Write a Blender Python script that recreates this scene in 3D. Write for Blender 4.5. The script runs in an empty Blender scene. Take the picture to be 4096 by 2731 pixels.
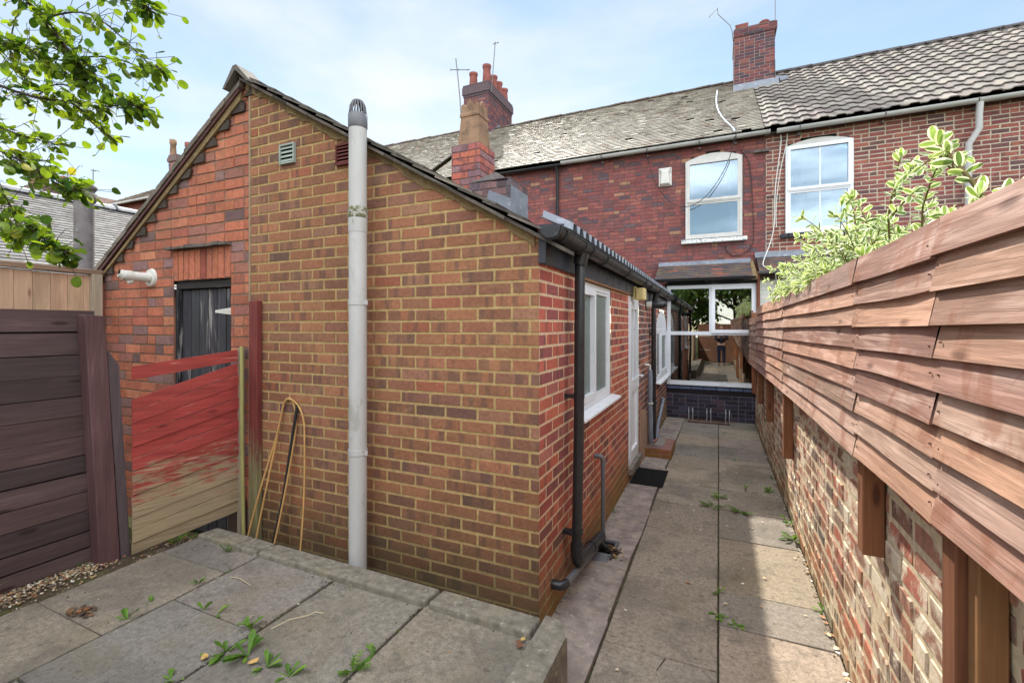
import bpy, bmesh, math, random
from mathutils import Vector, Matrix
R = math.radians
rnd = random.Random(7)
scn = bpy.context.scene
C = scn.collection

# ------------------------------------------------------------------ camera
cd = bpy.data.cameras.new("camera"); cam = bpy.data.objects.new("camera", cd); C.objects.link(cam)
cd.sensor_width = 36.0; cd.lens = 16.148; cd.shift_y = -0.0153; cd.clip_start = 0.05; cd.clip_end = 600
cam.location = (0, 0, 1.775); cam.rotation_euler = (R(90), 0, R(24.239))
scn.camera = cam
scn.render.resolution_x = 1024; scn.render.resolution_y = 682
scn.view_settings.view_transform = 'Standard'; scn.view_settings.look = 'None'
scn.view_settings.exposure = 1.06; scn.view_settings.gamma = 1.0
scn.render.engine = 'CYCLES'
scn.cycles.use_denoising = True
scn.cycles.max_bounces = 8; scn.cycles.diffuse_bounces = 5; scn.cycles.transparent_max_bounces = 16
scn.cycles.sample_clamp_indirect = 6.0

# ------------------------------------------------------------------ sun and sky
SUN = Vector((-0.44, 0.90, 1.0)).normalized()          # towards the sun
sd = bpy.data.lights.new("sun", 'SUN'); sd.energy = 3.7; sd.angle = R(0.9); sd.color = (1.0, 0.94, 0.84)
so = bpy.data.objects.new("sun", sd); C.objects.link(so); so.location = (-6, 14, 18)
so.rotation_euler = SUN.to_track_quat('Z', 'Y').to_euler()
wd = bpy.data.worlds.new("World"); scn.world = wd; wd.use_nodes = True
wn = wd.node_tree.nodes; wl = wd.node_tree.links
bg = wn["Background"]; bg.inputs[1].default_value = 1.0
sky = wn.new("ShaderNodeTexSky"); sky.sky_type = 'NISHITA'; sky.sun_disc = False
sky.sun_elevation = math.asin(SUN.z); sky.sun_rotation = math.atan2(SUN.x, SUN.y)
sky.air_density = 1.0; sky.dust_density = 0.0; sky.ozone_density = 1.6
def wmath(op, a, b=None, c=None):
    n = wn.new("ShaderNodeMath"); n.operation = op
    for i, v in enumerate((a, b, c)):
        if v is None: continue
        if isinstance(v, (int, float)): n.inputs[i].default_value = v
        else: wl.new(v, n.inputs[i])
    return n.outputs[0]
tc = wn.new("ShaderNodeTexCoord")
sc_ = wn.new("ShaderNodeMix"); sc_.data_type = 'RGBA'; sc_.blend_type = 'MULTIPLY'; sc_.inputs[0].default_value = 1.0
wl.new(sky.outputs[0], sc_.inputs[6]); sc_.inputs[7].default_value = (0.122, 0.112, 0.092, 1)   # sky strength about 0.12
# broken high cloud, projected on a flat cloud layer
sep = wn.new("ShaderNodeSeparateXYZ"); wl.new(tc.outputs["Generated"], sep.inputs[0])
zz = wmath('MAXIMUM', wmath('ADD', sep.outputs[2], 0.12), 0.03)
cmb = wn.new("ShaderNodeCombineXYZ")
wl.new(wmath('DIVIDE', sep.outputs[0], zz), cmb.inputs[0]); wl.new(wmath('DIVIDE', sep.outputs[1], zz), cmb.inputs[1])
cmb.inputs[2].default_value = 3.7
ns = wn.new("ShaderNodeTexNoise"); ns.inputs["Scale"].default_value = 0.62; ns.inputs["Detail"].default_value = 7
ns.inputs["Roughness"].default_value = 0.56; ns.inputs["Distortion"].default_value = 0.4
wl.new(cmb.outputs[0], ns.inputs["Vector"])
mr = wn.new("ShaderNodeMapRange"); mr.interpolation_type = 'SMOOTHSTEP'
wl.new(ns.outputs["Fac"], mr.inputs[0]); mr.inputs[1].default_value = 0.36; mr.inputs[2].default_value = 0.66
mr.inputs[3].default_value = 0.10; mr.inputs[4].default_value = 0.92
mx = wn.new("ShaderNodeMix"); mx.data_type = 'RGBA'
wl.new(mr.outputs[0], mx.inputs[0]); wl.new(sc_.outputs[2], mx.inputs[6]); 
# unseen clouds behind the camera, brightened to add fill light on shaded walls
dt = wn.new("ShaderNodeVectorMath"); dt.operation = 'DOT_PRODUCT'; wl.new(tc.outputs["Generated"], dt.inputs[0]); dt.inputs[1].default_value = (0.30, -0.72, 0.62)
cb = wn.new("ShaderNodeMapRange"); cb.interpolation_type = 'SMOOTHSTEP'; wl.new(dt.outputs["Value"], cb.inputs[0])
cb.inputs[1].default_value = 0.05; cb.inputs[2].default_value = 0.95; cb.inputs[3].default_value = 0.50; cb.inputs[4].default_value = 2.3
cc = wn.new("ShaderNodeCombineColor"); wl.new(wmath('MULTIPLY', cb.outputs[0], .97), cc.inputs[0]); wl.new(cb.outputs[0], cc.inputs[1]); wl.new(wmath('MULTIPLY', cb.outputs[0], 1.05), cc.inputs[2])
wl.new(cc.outputs[0], mx.inputs[7])
wl.new(mx.outputs[2], bg.inputs[0])

# ------------------------------------------------------------------ helpers: meshes
def S(r, g, b):
    f = lambda c: (c/255/12.92) if c/255 <= 0.04045 else ((c/255+0.055)/1.055)**2.4
    return (f(r), f(g), f(b))
def jit(c, a, rg=rnd):
    k = 1+rg.uniform(-a, a)
    return tuple(max(0.0, x*k*(1+rg.uniform(-a*.25, a*.25))) for x in c)
WHITE = (1, 1, 1)

TINT = {}
class MB:
    def __init__(s): s.v = []; s.f = []; s.m = []; s.c = []; s.uv = []; s.sm = []
    def face(s, pts, mi=0, col=WHITE, uv=None, smooth=False):
        b = len(s.v); s.v.extend(tuple(p) for p in pts); s.f.append(tuple(range(b, b+len(pts))))
        s.m.append(mi); s.c.append(col); s.uv.append(uv or [(p[0], p[2]) for p in pts]); s.sm.append(smooth)
    def mesh(s, vs, fs, mi=0, col=WHITE, smooth=False, uvs=None):
        b = len(s.v); s.v.extend(tuple(p) for p in vs)
        for f in fs:
            s.f.append(tuple(b+i for i in f)); s.m.append(mi); s.c.append(col); s.sm.append(smooth)
            s.uv.append([uvs[i] for i in f] if uvs else [(vs[i][0]+vs[i][1], vs[i][2]) for i in f])
    def hexa(s, p, mi=0, col=WHITE, ax=0, smooth=False):
        # p: 8 corners, bottom ring 0-3 then top ring 4-7 (counter-clockwise from above); ax = long axis for the grain
        p = [Vector(q) for q in p]
        fs = [(3, 2, 1, 0), (4, 5, 6, 7), (0, 1, 5, 4), (1, 2, 6, 5), (2, 3, 7, 6), (3, 0, 4, 7)]
        o = rnd.uniform(0, 50)
        b = len(s.v); s.v.extend(tuple(q) for q in p)
        oth = [i for i in range(3) if i != ax]
        for f in fs:
            s.f.append(tuple(b+i for i in f)); s.m.append(mi); s.c.append(col); s.sm.append(smooth)
            s.uv.append([(p[i][ax]+o, p[i][oth[0]]+p[i][oth[1]]+o*.7) for i in f])
    def box(s, x0, x1, y0, y1, z0, z1, mi=0, col=WHITE, ax=None):
        d = [abs(x1-x0), abs(y1-y0), abs(z1-z0)]
        if ax is None: ax = d.index(max(d))
        s.hexa([(x0, y0, z0), (x1, y0, z0), (x1, y1, z0), (x0, y1, z0), (x0, y0, z1), (x1, y0, z1), (x1, y1, z1), (x0, y1, z1)], mi, col, ax)
    def tube(s, pts, r, seg=12, mi=0, col=WHITE, caps=True, smooth=True):
        pts = [Vector(p) for p in pts]; n = len(pts)
        rs = r if isinstance(r, (list, tuple)) else [r]*n
        T = []
        for i in range(n):
            t = (pts[min(i+1, n-1)]-pts[max(i-1, 0)]); T.append(t.normalized() if t.length > 1e-9 else Vector((0, 0, 1)))
        a = Vector((1, 0, 0)) if abs(T[0].x) < .8 else Vector((0, 1, 0))
        u = T[0].cross(a).normalized(); vs = []; uvs = []; L = 0
        for i in range(n):
            if i: L += (pts[i]-pts[i-1]).length
            u = (u - T[i]*u.dot(T[i])).normalized(); w = T[i].cross(u)
            for k in range(seg):
                an = 2*math.pi*k/seg
                vs.append(pts[i]+(u*math.cos(an)+w*math.sin(an))*rs[i]); uvs.append((L, k*rs[i]*6.28/seg))
        fs = [(i*seg+k, i*seg+(k+1) % seg, (i+1)*seg+(k+1) % seg, (i+1)*seg+k) for i in range(n-1) for k in range(seg)]
        s.mesh(vs, fs, mi, col, smooth, uvs)
        if caps:
            s.face([vs[k] for k in range(seg)][::-1], mi, col); s.face([vs[(n-1)*seg+k] for k in range(seg)], mi, col)
    def lathe(s, cx, cy, prof, seg=20, mi=0, col=WHITE, caps=True, sq=False):
        vs = []
        for (r, z) in prof:
            for k in range(seg):
                an = 2*math.pi*(k+.5)/seg
                vs.append((cx+r*math.cos(an), cy+r*math.sin(an), z))
        n = len(prof)
        fs = [(i*seg+k, i*seg+(k+1) % seg, (i+1)*seg+(k+1) % seg, (i+1)*seg+k) for i in range(n-1) for k in range(seg)]
        s.mesh(vs, fs, mi, col, not sq)
        if caps:
            s.face([vs[k] for k in range(seg)][::-1], mi, col); s.face([vs[(n-1)*seg+k] for k in range(seg)], mi, col)
    def prism(s, poly, P, d0, d1, mi=0, col=WHITE):
        # poly in (u,z), extruded from depth d0 to d1 with P(u,z,d); poly counter-clockwise seen from +d
        n = len(poly); A = [P(u, z, d0) for u, z in poly]; B = [P(u, z, d1) for u, z in poly]
        s.face(B, mi, col, [(u, z) for u, z in poly]); s.face(A[::-1], mi, col, [(u, z) for u, z in poly][::-1])
        for i in range(n):
            j = (i+1) % n
            s.face([A[i], A[j], B[j], B[i]], mi, col, [(poly[i][0], poly[i][1]), (poly[j][0], poly[j][1]), (poly[j][0], poly[j][1]+abs(d1-d0)), (poly[i][0], poly[i][1]+abs(d1-d0))])
    def build(s, name, mats, parent=None, bevel=0.0, seg=1, attr=True):
        me = bpy.data.meshes.new(name)
        off = Vector((0, 0, 0)); p = parent
        while p is not None: off = off+Vector(p.location); p = p.parent
        me.from_pydata([(a-off.x, b-off.y, c-off.z) for a, b, c in s.v], [], s.f)
        for m in (mats if isinstance(mats, (list, tuple)) else [mats]): me.materials.append(m)
        me.polygons.foreach_set('material_index', s.m); me.polygons.foreach_set('use_smooth', s.sm)
        ca = me.color_attributes.new('Col', 'FLOAT_COLOR', 'CORNER'); uvl = me.uv_layers.new(name='UVMap')
        cols = []; uvs = []
        mts = mats if isinstance(mats, (list, tuple)) else [mats]
        for f, c, u, mi_ in zip(s.f, s.c, s.uv, s.m):
            if c is WHITE: c = TINT.get(mts[mi_].name, WHITE)
            c4 = (c[0], c[1], c[2], c[3] if len(c) > 3 else 1.0)
            for k in range(len(f)): cols.extend(c4); uvs.extend(u[k])
        ca.data.foreach_set('color', cols); uvl.data.foreach_set('uv', uvs)
        me.update()
        o = bpy.data.objects.new(name, me); C.objects.link(o)
        if parent is not None: o.parent = parent
        if bevel > 0:
            b = o.modifiers.new('bevel', 'BEVEL'); b.width = bevel; b.segments = seg; b.limit_method = 'ANGLE'; b.angle_limit = R(40)
        return o

def weld(o, d=1e-4):
    bm = bmesh.new(); bm.from_mesh(o.data); bmesh.ops.remove_doubles(bm, verts=bm.verts, dist=d); bm.to_mesh(o.data); bm.free(); return o
def tag(o, label, cat, group=None, kind=None):
    if label: o['label'] = label
    if cat: o['category'] = cat
    if group: o['group'] = group
    if kind: o['kind'] = kind
    return o
def thing(name, label, cat, loc=(0, 0, 0), group=None):
    o = bpy.data.objects.new(name, None); C.objects.link(o); o.location = loc; o.empty_display_size = .1
    return tag(o, label, cat, group)
def struct(o): o['kind'] = 'structure'; return o

# ------------------------------------------------------------------ helpers: materials
class NT:
    def __init__(s, name):
        s.m = bpy.data.materials.new(name); s.m.use_nodes = True; s.t = s.m.node_tree
        s.b = s.t.nodes["Principled BSDF"]; s.out = s.t.nodes["Material Output"]
    def n(s, t, **kw):
        x = s.t.nodes.new(t)
        for k, v in kw.items(): setattr(x, k, v)
        return x
    def set(s, sock, v):
        if hasattr(v, 'is_output'): s.t.links.new(v, sock)
        else: sock.default_value = v
    def math(s, op, a, b=0.0, c=0.0):
        x = s.n("ShaderNodeMath", operation=op)
        for i, v in enumerate((a, b, c)): s.set(x.inputs[i], v)
        return x.outputs[0]
    def noise(s, vec, scale, detail=4, rough=.55, dist=0.0):
        x = s.n("ShaderNodeTexNoise"); s.set(x.inputs["Vector"], vec); x.inputs["Scale"].default_value = scale
        x.inputs["Detail"].default_value = detail; x.inputs["Roughness"].default_value = rough; x.inputs["Distortion"].default_value = dist
        return x.outputs["Fac"]
    def rng(s, v, a, b, c, d, smooth=False):
        x = s.n("ShaderNodeMapRange")
        if smooth: x.interpolation_type = 'SMOOTHSTEP'
        s.set(x.inputs[0], v)
        for i, q in enumerate((a, b, c, d)): s.set(x.inputs[i+1], q)
        return x.outputs[0]
    def mix(s, f, a, b, mode='MIX'):
        x = s.n("ShaderNodeMix"); x.data_type = 'RGBA'; x.blend_type = mode
        s.set(x.inputs[0], f)
        for i, v in ((6, a), (7, b)):
            s.set(x.inputs[i], (*v, 1) if isinstance(v, tuple) and len(v) == 3 else v)
        return x.outputs[2]
    def coord(s, kind='Object', scale=(1, 1, 1)):
        x = s.n("ShaderNodeTexCoord"); mp = s.n("ShaderNodeMapping"); mp.inputs["Scale"].default_value = scale
        s.t.links.new(x.outputs[kind], mp.inputs[0]); return mp.outputs[0]
    def bump(s, h, strength=.5, dist=.01):
        x = s.n("ShaderNodeBump"); s.set(x.inputs["Height"], h); x.inputs["Strength"].default_value = strength; x.inputs["Distance"].default_value = dist
        s.t.links.new(x.outputs[0], s.b.inputs["Normal"])
    def col(s):
        x = s.n("ShaderNodeAttribute"); x.attribute_name = 'Col'; return x

def geoz(t):
    g = t.n("ShaderNodeNewGeometry"); x = t.n("ShaderNodeSeparateXYZ"); t.t.links.new(g.outputs["Position"], x.inputs[0]); return x.outputs[2]

def M(name, col=None, rough=.8, spec=.4, metal=0.0, n1=None, n2=(), bump=None, kind='Object', stretch=(1, 1, 1), moss=None, rv=0.0):
    """col None = colour attribute. n1=(scale,lo,hi) brightness mottling; n2=[(scale,a,b,colour,amount)] stains; moss=(z0,z1,colour,amount)."""
    t = NT(name); v = t.coord(kind, stretch)
    c = t.col().outputs[0] if col is None else (*col, 1)
    if n1:
        k = t.rng(t.noise(v, n1[0], 6, .6), .28, .72, n1[1], n1[2])
        g = t.n("ShaderNodeCombineColor")
        for i in range(3): t.t.links.new(k, g.inputs[i])
        c = t.mix(1.0, c, g.outputs[0], 'MULTIPLY')
    for i, (sc, a, b, cc, am) in enumerate(n2):
        f = t.math('MULTIPLY', t.rng(t.noise(v, sc, 6, .62, .3), a, b, 0, 1, True), am)
        c = t.mix(f, c, cc)
    if moss:
        z = geoz(t); f = t.rng(t.math('ADD', z, t.math('MULTIPLY', t.noise(t.coord('Object'), 3.0, 5), .7)), moss[0]+.35, moss[1]+.35, moss[3], 0, True)
        c = t.mix(f, c, moss[2])
    t.set(t.b.inputs["Base Color"], c)
    if rv: t.set(t.b.inputs["Roughness"], t.rng(t.noise(v, (n1[0] if n1 else 8)*1.7, 4), .3, .7, rough-rv, rough+rv))
    else: t.b.inputs["Roughness"].default_value = rough
    t.b.inputs["Specular IOR Level"].default_value = spec; t.b.inputs["Metallic"].default_value = metal
    if bump: t.bump(t.noise(v, bump[0], 6, .65), bump[1], bump[2])
    return t.m

def brick_mat(name, smear=None, band=0.0, sc=1.0, moss=None, rough=.88, bump=.6):
    """fired clay: colour attribute per brick, kiln bands where the attribute's alpha is low, mortar smears, algae near the ground"""
    t = NT(name); at = t.col(); v = t.coord('Object'); uv = t.coord('UV')
    k = t.rng(t.noise(v, 42*sc, 6, .7), .25, .75, .68, 1.30)
    g = t.n("ShaderNodeCombineColor")
    for i in range(3): t.t.links.new(k, g.inputs[i])
    c = t.mix(1.0, at.outputs[0], g.outputs[0], 'MULTIPLY')
    big = t.rng(t.noise(v, 1.6, 5, .6), .3, .7, .80, 1.14); g2 = t.n("ShaderNodeCombineColor")
    for i in range(3): t.t.links.new(big, g2.inputs[i])
    c = t.mix(1.0, c, g2.outputs[0], 'MULTIPLY')
    if band:
        bv = t.n("ShaderNodeMapping"); bv.inputs["Scale"].default_value = (13, 1.2, 1); t.t.links.new(uv, bv.inputs[0])
        f = t.rng(t.noise(bv.outputs[0], 1.0, 2, .5), .50, .60, 0, 1, True)
        f = t.math('MULTIPLY', f, t.math('MULTIPLY', t.math('SUBTRACT', 1.0, at.outputs["Alpha"]), band))
        c = t.mix(f, c, S(88, 70, 64))
    if smear:
        f = t.math('MULTIPLY', t.rng(t.noise(v, 9*sc, 7, .68, .6), smear[1], smear[2], 0, 1, True), smear[3])
        c = t.mix(f, c, smear[0])
    sp = t.rng(t.noise(v, 130*sc, 3, .6), .66, .74, 0, .35)
    c = t.mix(sp, c, S(205, 190, 165))
    if moss:
        z = geoz(t); f = t.rng(t.math('ADD', z, t.math('MULTIPLY', t.noise(v, 2.4, 6, .65), .9)), moss[0]+.45, moss[1]+.45, moss[3], 0, True)
        c = t.mix(f, c, moss[2])
    t.set(t.b.inputs["Base Color"], c); t.b.inputs["Roughness"].default_value = rough; t.b.inputs["Specular IOR Level"].default_value = .25
    h = t.math('ADD', t.noise(v, 60*sc, 6, .7), t.math('MULTIPLY', t.noise(v, 14*sc, 3), .8))
    t.bump(h, bump, .004)
    return t.m

def glass_mat(name, tint=(.8, .85, .85), ior=1.9, rough=0.0, body=None, obscure=False, gtint=(1, 1, 1)):
    t = NT(name); t.t.nodes.remove(t.b)
    tr = t.n("ShaderNodeBsdfTransparent"); tr.inputs[0].default_value = (*tint, 1)
    gl = t.n("ShaderNodeBsdfGlossy"); gl.inputs["Roughness"].default_value = rough; gl.inputs[0].default_value = (*gtint, 1)
    if obscure:
        bp = t.n("ShaderNodeBump"); v = t.coord('Object'); t.t.links.new(t.noise(v, 55, 3, .6, 1.5), bp.inputs["Height"]); bp.inputs["Strength"].default_value = .6; bp.inputs["Distance"].default_value = .01
        t.t.links.new(bp.outputs[0], gl.inputs["Normal"])
        df = t.n("ShaderNodeBsdfDiffuse"); df.inputs[0].default_value = (*body, 1); t.t.links.new(bp.outputs[0], df.inputs["Normal"])
        base = df.outputs[0]
    else:
        bp = t.n("ShaderNodeBump"); v = t.coord('Object'); t.t.links.new(t.noise(v, 1.3, 1), bp.inputs["Height"]); bp.inputs["Strength"].default_value = .05; bp.inputs["Distance"].default_value = .02
        t.t.links.new(bp.outputs[0], gl.inputs["Normal"]); base = tr.outputs[0]
    fr = t.n("ShaderNodeFresnel"); fr.inputs[0].default_value = ior
    mx_ = t.n("ShaderNodeMixShader"); t.t.links.new(fr.outputs[0], mx_.inputs[0]); t.t.links.new(base, mx_.inputs[1]); t.t.links.new(gl.outputs[0], mx_.inputs[2])
    t.t.links.new(mx_.outputs[0], t.out.inputs[0]); return t.m

def leaf_mat(name, trans=.45, rough=.45, spec=.4, gain=1.0, tt=(1.30, 1.22, .42)):
    t = NT(name); at = t.col(); v = t.coord('Object')
    k = t.rng(t.noise(v, 30, 3), .3, .7, .8*gain, 1.2*gain); g = t.n("ShaderNodeCombineColor")
    for i in range(3): t.t.links.new(k, g.inputs[i])
    c = t.mix(1.0, at.outputs[0], g.outputs[0], 'MULTIPLY')
    t.set(t.b.inputs["Base Color"], c); t.b.inputs["Roughness"].default_value = rough; t.b.inputs["Specular IOR Level"].default_value = spec
    tl = t.n("ShaderNodeBsdfTranslucent"); t.set(tl.inputs[0], t.mix(1.0, c, tt, 'MULTIPLY'))
    mx_ = t.n("ShaderNodeMixShader"); mx_.inputs[0].default_value = trans
    t.t.links.new(t.b.outputs[0], mx_.inputs[1]); t.t.links.new(tl.outputs[0], mx_.inputs[2]); t.t.links.new(mx_.outputs[0], t.out.inputs[0])
    return t.m

def wood_mat(name, weather=None, spots=None, grain=.75, rough=.75, spec=.3, bump=.5, moss=None, knots=True):
    """boards: colour attribute per board, grain along UV.u"""
    t = NT(name); at = t.col(); uv = t.coord('UV')
    mp = t.n("ShaderNodeMapping"); mp.inputs["Scale"].default_value = (2.2, 46, 1); t.t.links.new(uv, mp.inputs[0])
    g1 = t.noise(mp.outputs[0], 1.0, 6, .62, .8)
    mp2 = t.n("ShaderNodeMapping"); mp2.inputs["Scale"].default_value = (1.1, 5, 1); t.t.links.new(uv, mp2.inputs[0])
    g2 = t.noise(mp2.outputs[0], 1.0, 4, .6, 1.2)
    k = t.math('MULTIPLY', t.rng(g1, .3, .7, grain, 2-grain), t.rng(g2, .3, .7, .80, 1.18)); g = t.n("ShaderNodeCombineColor")
    for i in range(3): t.t.links.new(k, g.inputs[i])
    c = t.mix(1.0, at.outputs[0], g.outputs[0], 'MULTIPLY')
    if weather:
        f = t.math('MULTIPLY', t.rng(t.math('ADD', t.math('MULTIPLY', g2, .7), t.math('MULTIPLY', g1, .35)), weather[1], weather[2], 0, 1, True), weather[3])
        c = t.mix(f, c, weather[0])
    if spots:
        f = t.math('MULTIPLY', t.rng(t.noise(t.coord('Object'), spots[1], 5, .6, .5), spots[2], spots[3], 0, 1, True), spots[4])
        c = t.mix(f, c, spots[0])
    if knots:
        vo = t.n("ShaderNodeTexVoronoi"); mk = t.n("ShaderNodeMapping"); mk.inputs["Scale"].default_value = (2.6, 9, 1); t.t.links.new(uv, mk.inputs[0]); t.t.links.new(mk.outputs[0], vo.inputs["Vector"]); vo.inputs["Scale"].default_value = 1.0
        c = t.mix(t.rng(vo.outputs["Distance"], .06, .17, .85, 0, True), c, t.mix(1.0, at.outputs[0], (.35, .28, .25), 'MULTIPLY'))
    if moss:
        z = geoz(t); mq = t.n("ShaderNodeMapping"); mq.inputs["Scale"].default_value = (5, 52, 1); t.t.links.new(uv, mq.inputs[0])
        zz = t.math('ADD', z, t.math('ADD', t.math('MULTIPLY', t.noise(mq.outputs[0], 1.0, 8, .75, .6), 1.5), t.math('MULTIPLY', t.noise(t.coord('Object'), 5.0, 5, .6), .6)))
        f = t.rng(zz, moss[0]+1.05, moss[1]+1.05, moss[3], 0, True)
        c = t.mix(f, c, t.mix(1.0, moss[2], g.outputs[0], 'MULTIPLY'))
    t.set(t.b.inputs["Base Color"], c); t.b.inputs["Roughness"].default_value = rough; t.b.inputs["Specular IOR Level"].default_value = spec
    t.bump(t.math('ADD', g1, t.math('MULTIPLY', g2, .4)), bump, .004)
    return t.m

# ------------------------------------------------------------------ brickwork as geometry
def clip(poly, a, b, c):
    """keep a*u+b*z<=c"""
    o = []; n = len(poly)
    for i in range(n):
        p, q = poly[i], poly[(i+1) % n]; fp = a*p[0]+b*p[1]-c; fq = a*q[0]+b*q[1]-c
        if fp <= 0: o.append(p)
        if fp*fq < 0:
            t = fp/(fp-fq); o.append((p[0]+t*(q[0]-p[0]), p[1]+t*(q[1]-p[1])))
    return o
def brickwork(mb, P, u0, u1, z0, z1, pal, ivals=None, half=(), bl=.225, bh=.075, mj=.010, dep=.006, ch=.003, jd=.0012, jc=.0008,
              mcol=(.4, .3, .2), flush=(False, False), heads=0.08, seed=1, bond=.5, phase=0.0, mmat=1, bmat=0, alpha=.35, wav=0.0):
    """bricks standing proud of a mortar bed on the face P(u,z,d). pal=[(weight,colour)]; half=[(a,b,c)] clip half-planes"""
    rg = random.Random(seed); W = sum(w for w, _ in pal)
    def pick():
        x = rg.uniform(0, W)
        for w, c in pal:
            x -= w
            if x <= 0: return c
        return pal[-1][1]
    nr = int(math.ceil((z1-z0)/bh)); wz = lambda u: wav*(math.sin(u*1.7+seed)+.5*math.sin(u*4.1))
    for r in range(nr):
        zb = z0+r*bh; zt = min(zb+bh, z1)
        iv = [(u0, u1)] if ivals is None else ivals(zb, zt)
        for (a, b) in iv:
            n = max(1, int((b-a)/1.2)) if wav else 1
            for i in range(n):
                ua, ub = a+(b-a)*i/n, a+(b-a)*(i+1)/n
                q = [(ua, zb), (ub, zb), (ub, zt), (ua, zt)]
                for h in half: q = clip(q, *h)
                if len(q) > 2: mb.face([P(u, z, 0) for u, z in q], mmat, mcol, q)
        u = u0-phase-(bl*bond if r % 2 else 0)-(rg.uniform(0, bl) if bond == 0 else 0)
        while u < u1:
            L = bl*.5 if rg.random() < heads else bl
            e = u+L
            for (a, b) in iv:
                fa = flush[0] and a <= u0+1e-6; fb = flush[1] and b >= u1-1e-6
                x0 = max(u+mj*.5, a if (a > u) else a); x1 = min(e-mj*.5, b)
                if u < a < e: x0 = a
                if u < b < e: x1 = b
                if x1-x0 < .018: continue
                dx0 = -dep if (fa and x0 <= a+1e-6) else 0; dx1 = dep if (fb and x1 >= b-1e-6) else 0
                y0 = zb+mj*.5; y1 = zt-mj*.5
                if y1-y0 < .01: continue
                j = lambda: rg.uniform(-jc, jc)
                um = (x0+x1)/2; y0 += wz(um); y1 += wz(um)
                rim = [(x0+dx0+j(), y0+j()), (x1+dx1+j(), y0+j()), (x1+dx1+j(), y1+j()), (x0+dx0+j(), y1+j())]
                cx0 = 0 if dx0 else ch; cx1 = 0 if dx1 else ch
                top = [(rim[0][0]+cx0, rim[0][1]+ch), (rim[1][0]-cx1, rim[1][1]+ch), (rim[2][0]-cx1, rim[2][1]-ch), (rim[3][0]+cx0, rim[3][1]-ch)]
                for h in half: rim = clip(rim, *h); top = clip(top, *h)
                if len(top) < 3: continue
                d = dep+rg.uniform(-jd, jd); tl = rg.uniform(-jd, jd)*.6; c = jit(pick(), .13, rg); al = 1.0 if rg.random() > alpha else rg.uniform(0, .3)
                c = (*c, al); o = rg.uniform(0, 40); zm = (y0+y1)/2
                dd = lambda u_, z_: d+tl*(u_-um)/.1+tl*(z_-zm)/.05
                mb.face([P(p, q, dd(p, q)) for p, q in top], bmat, c, [(p+o, q+o) for p, q in top])
                if len(rim) == len(top):
                    m = len(rim)
                    for i in range(m):
                        k = (i+1) % m
                        mb.face([P(*rim[i], -.004), P(*rim[k], -.004), P(*top[k], dd(*top[k])), P(*top[i], dd(*top[i]))], bmat, c, [(rim[i][0]+o, rim[i][1]+o), (rim[k][0]+o, rim[k][1]+o), (top[k][0]+o, top[k][1]+o), (top[i][0]+o, top[i][1]+o)])
            u = e
def holes(u0, u1, hs):
    """hs: rectangles (a,b,z0,z1) or functions(zb,zt)->(a,b)|None"""
    def f(zb, zt):
        iv = [(u0, u1)]; zc = (zb+zt)/2
        for h in hs:
            if callable(h): q = h(zc)
            else: q = (h[0], h[1]) if h[2] <= zc <= h[3] else None
            if q is None: continue
            nv = []
            for a, b in iv:
                if q[1] <= a or q[0] >= b: nv.append((a, b)); continue
                if q[0] > a+.01: nv.append((a, q[0]))
                if q[1] < b-.01: nv.append((q[1], b))
            iv = nv
        return iv
    return f
PY = lambda Y: (lambda u, z, d: (u, Y-d, z))          # face looking to -Y, u=X
PXp = lambda X: (lambda u, z, d: (X+d, u, z))         # face looking to +X, u=Y
PXm = lambda X: (lambda u, z, d: (X-d, -u, z))        # face looking to -X, u=-Y
PYp = lambda Y: (lambda u, z, d: (-u, Y+d, z))        # face looking to +Y, u=-X

# ------------------------------------------------------------------ materials
m_mortar = M('sand mortar', None, .95, .2, n1=(30, .75, 1.25), bump=(90, .8, .004))
m_mortar_g = M('sand mortar with algae', None, .95, .2, n1=(30, .72, 1.25), bump=(90, .8, .004), moss=(-.05, .75, S(78, 76, 50), .75))
m_brick_brown = brick_mat('brindled brown brick', smear=(S(160, 134, 98), .54, .74, .45), band=.6, moss=(-.05, .95, S(66, 58, 38), .85))
m_brick_side = brick_mat('red faced brick', smear=(S(190, 165, 130), .62, .8, .3), band=.65, moss=(-.15, .62, S(116, 98, 44), .85))
m_brick_orange = brick_mat('soft orange brick', smear=(S(120, 100, 92), .52, .7, .55), band=0, sc=.8, moss=(-.1, .4, S(90, 70, 50), .5))
m_brick_house = brick_mat('weathered red brick', smear=(S(82, 62, 66), .50, .66, .6), band=.3, sc=.7)
m_brick_old = brick_mat('old rough brick', smear=(S(212, 198, 174), .47, .60, .9), band=.5, sc=.6, moss=(-.2, .55, S(120, 112, 62), .45), bump=1.0)
m_brick_blue = brick_mat('dark painted brick', smear=(S(96, 96, 112), .58, .72, .45), band=0, rough=.5)
m_white_brick = M('white painted brick', None, .7, .4, n1=(12, .9, 1.06), bump=(40, .4, .004))
m_conc = M('weathered concrete', None, .93, .25, n1=(38, .68, 1.26), n2=[(1.3, .50, .62, S(96, 92, 86), .5), (2.2, .50, .68, S(122, 110, 84), .4), (7, .54, .64, S(92, 86, 78), .35), (150, .52, .60, S(84, 78, 70), .45), (60, .62, .72, S(186, 176, 160), .35), (85, .60, .70, S(60, 54, 50), .7), (24, .58, .68, S(72, 66, 60), .5)], bump=(90, 1.0, .005))
m_coping = M('lichened concrete coping', None, .95, .2, n1=(18, .6, 1.36), n2=[(5, .52, .68, S(140, 132, 108), .5), (34, .58, .68, S(190, 186, 172), .55), (60, .62, .72, S(52, 48, 44), .55)], bump=(55, .9, .006))
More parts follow.
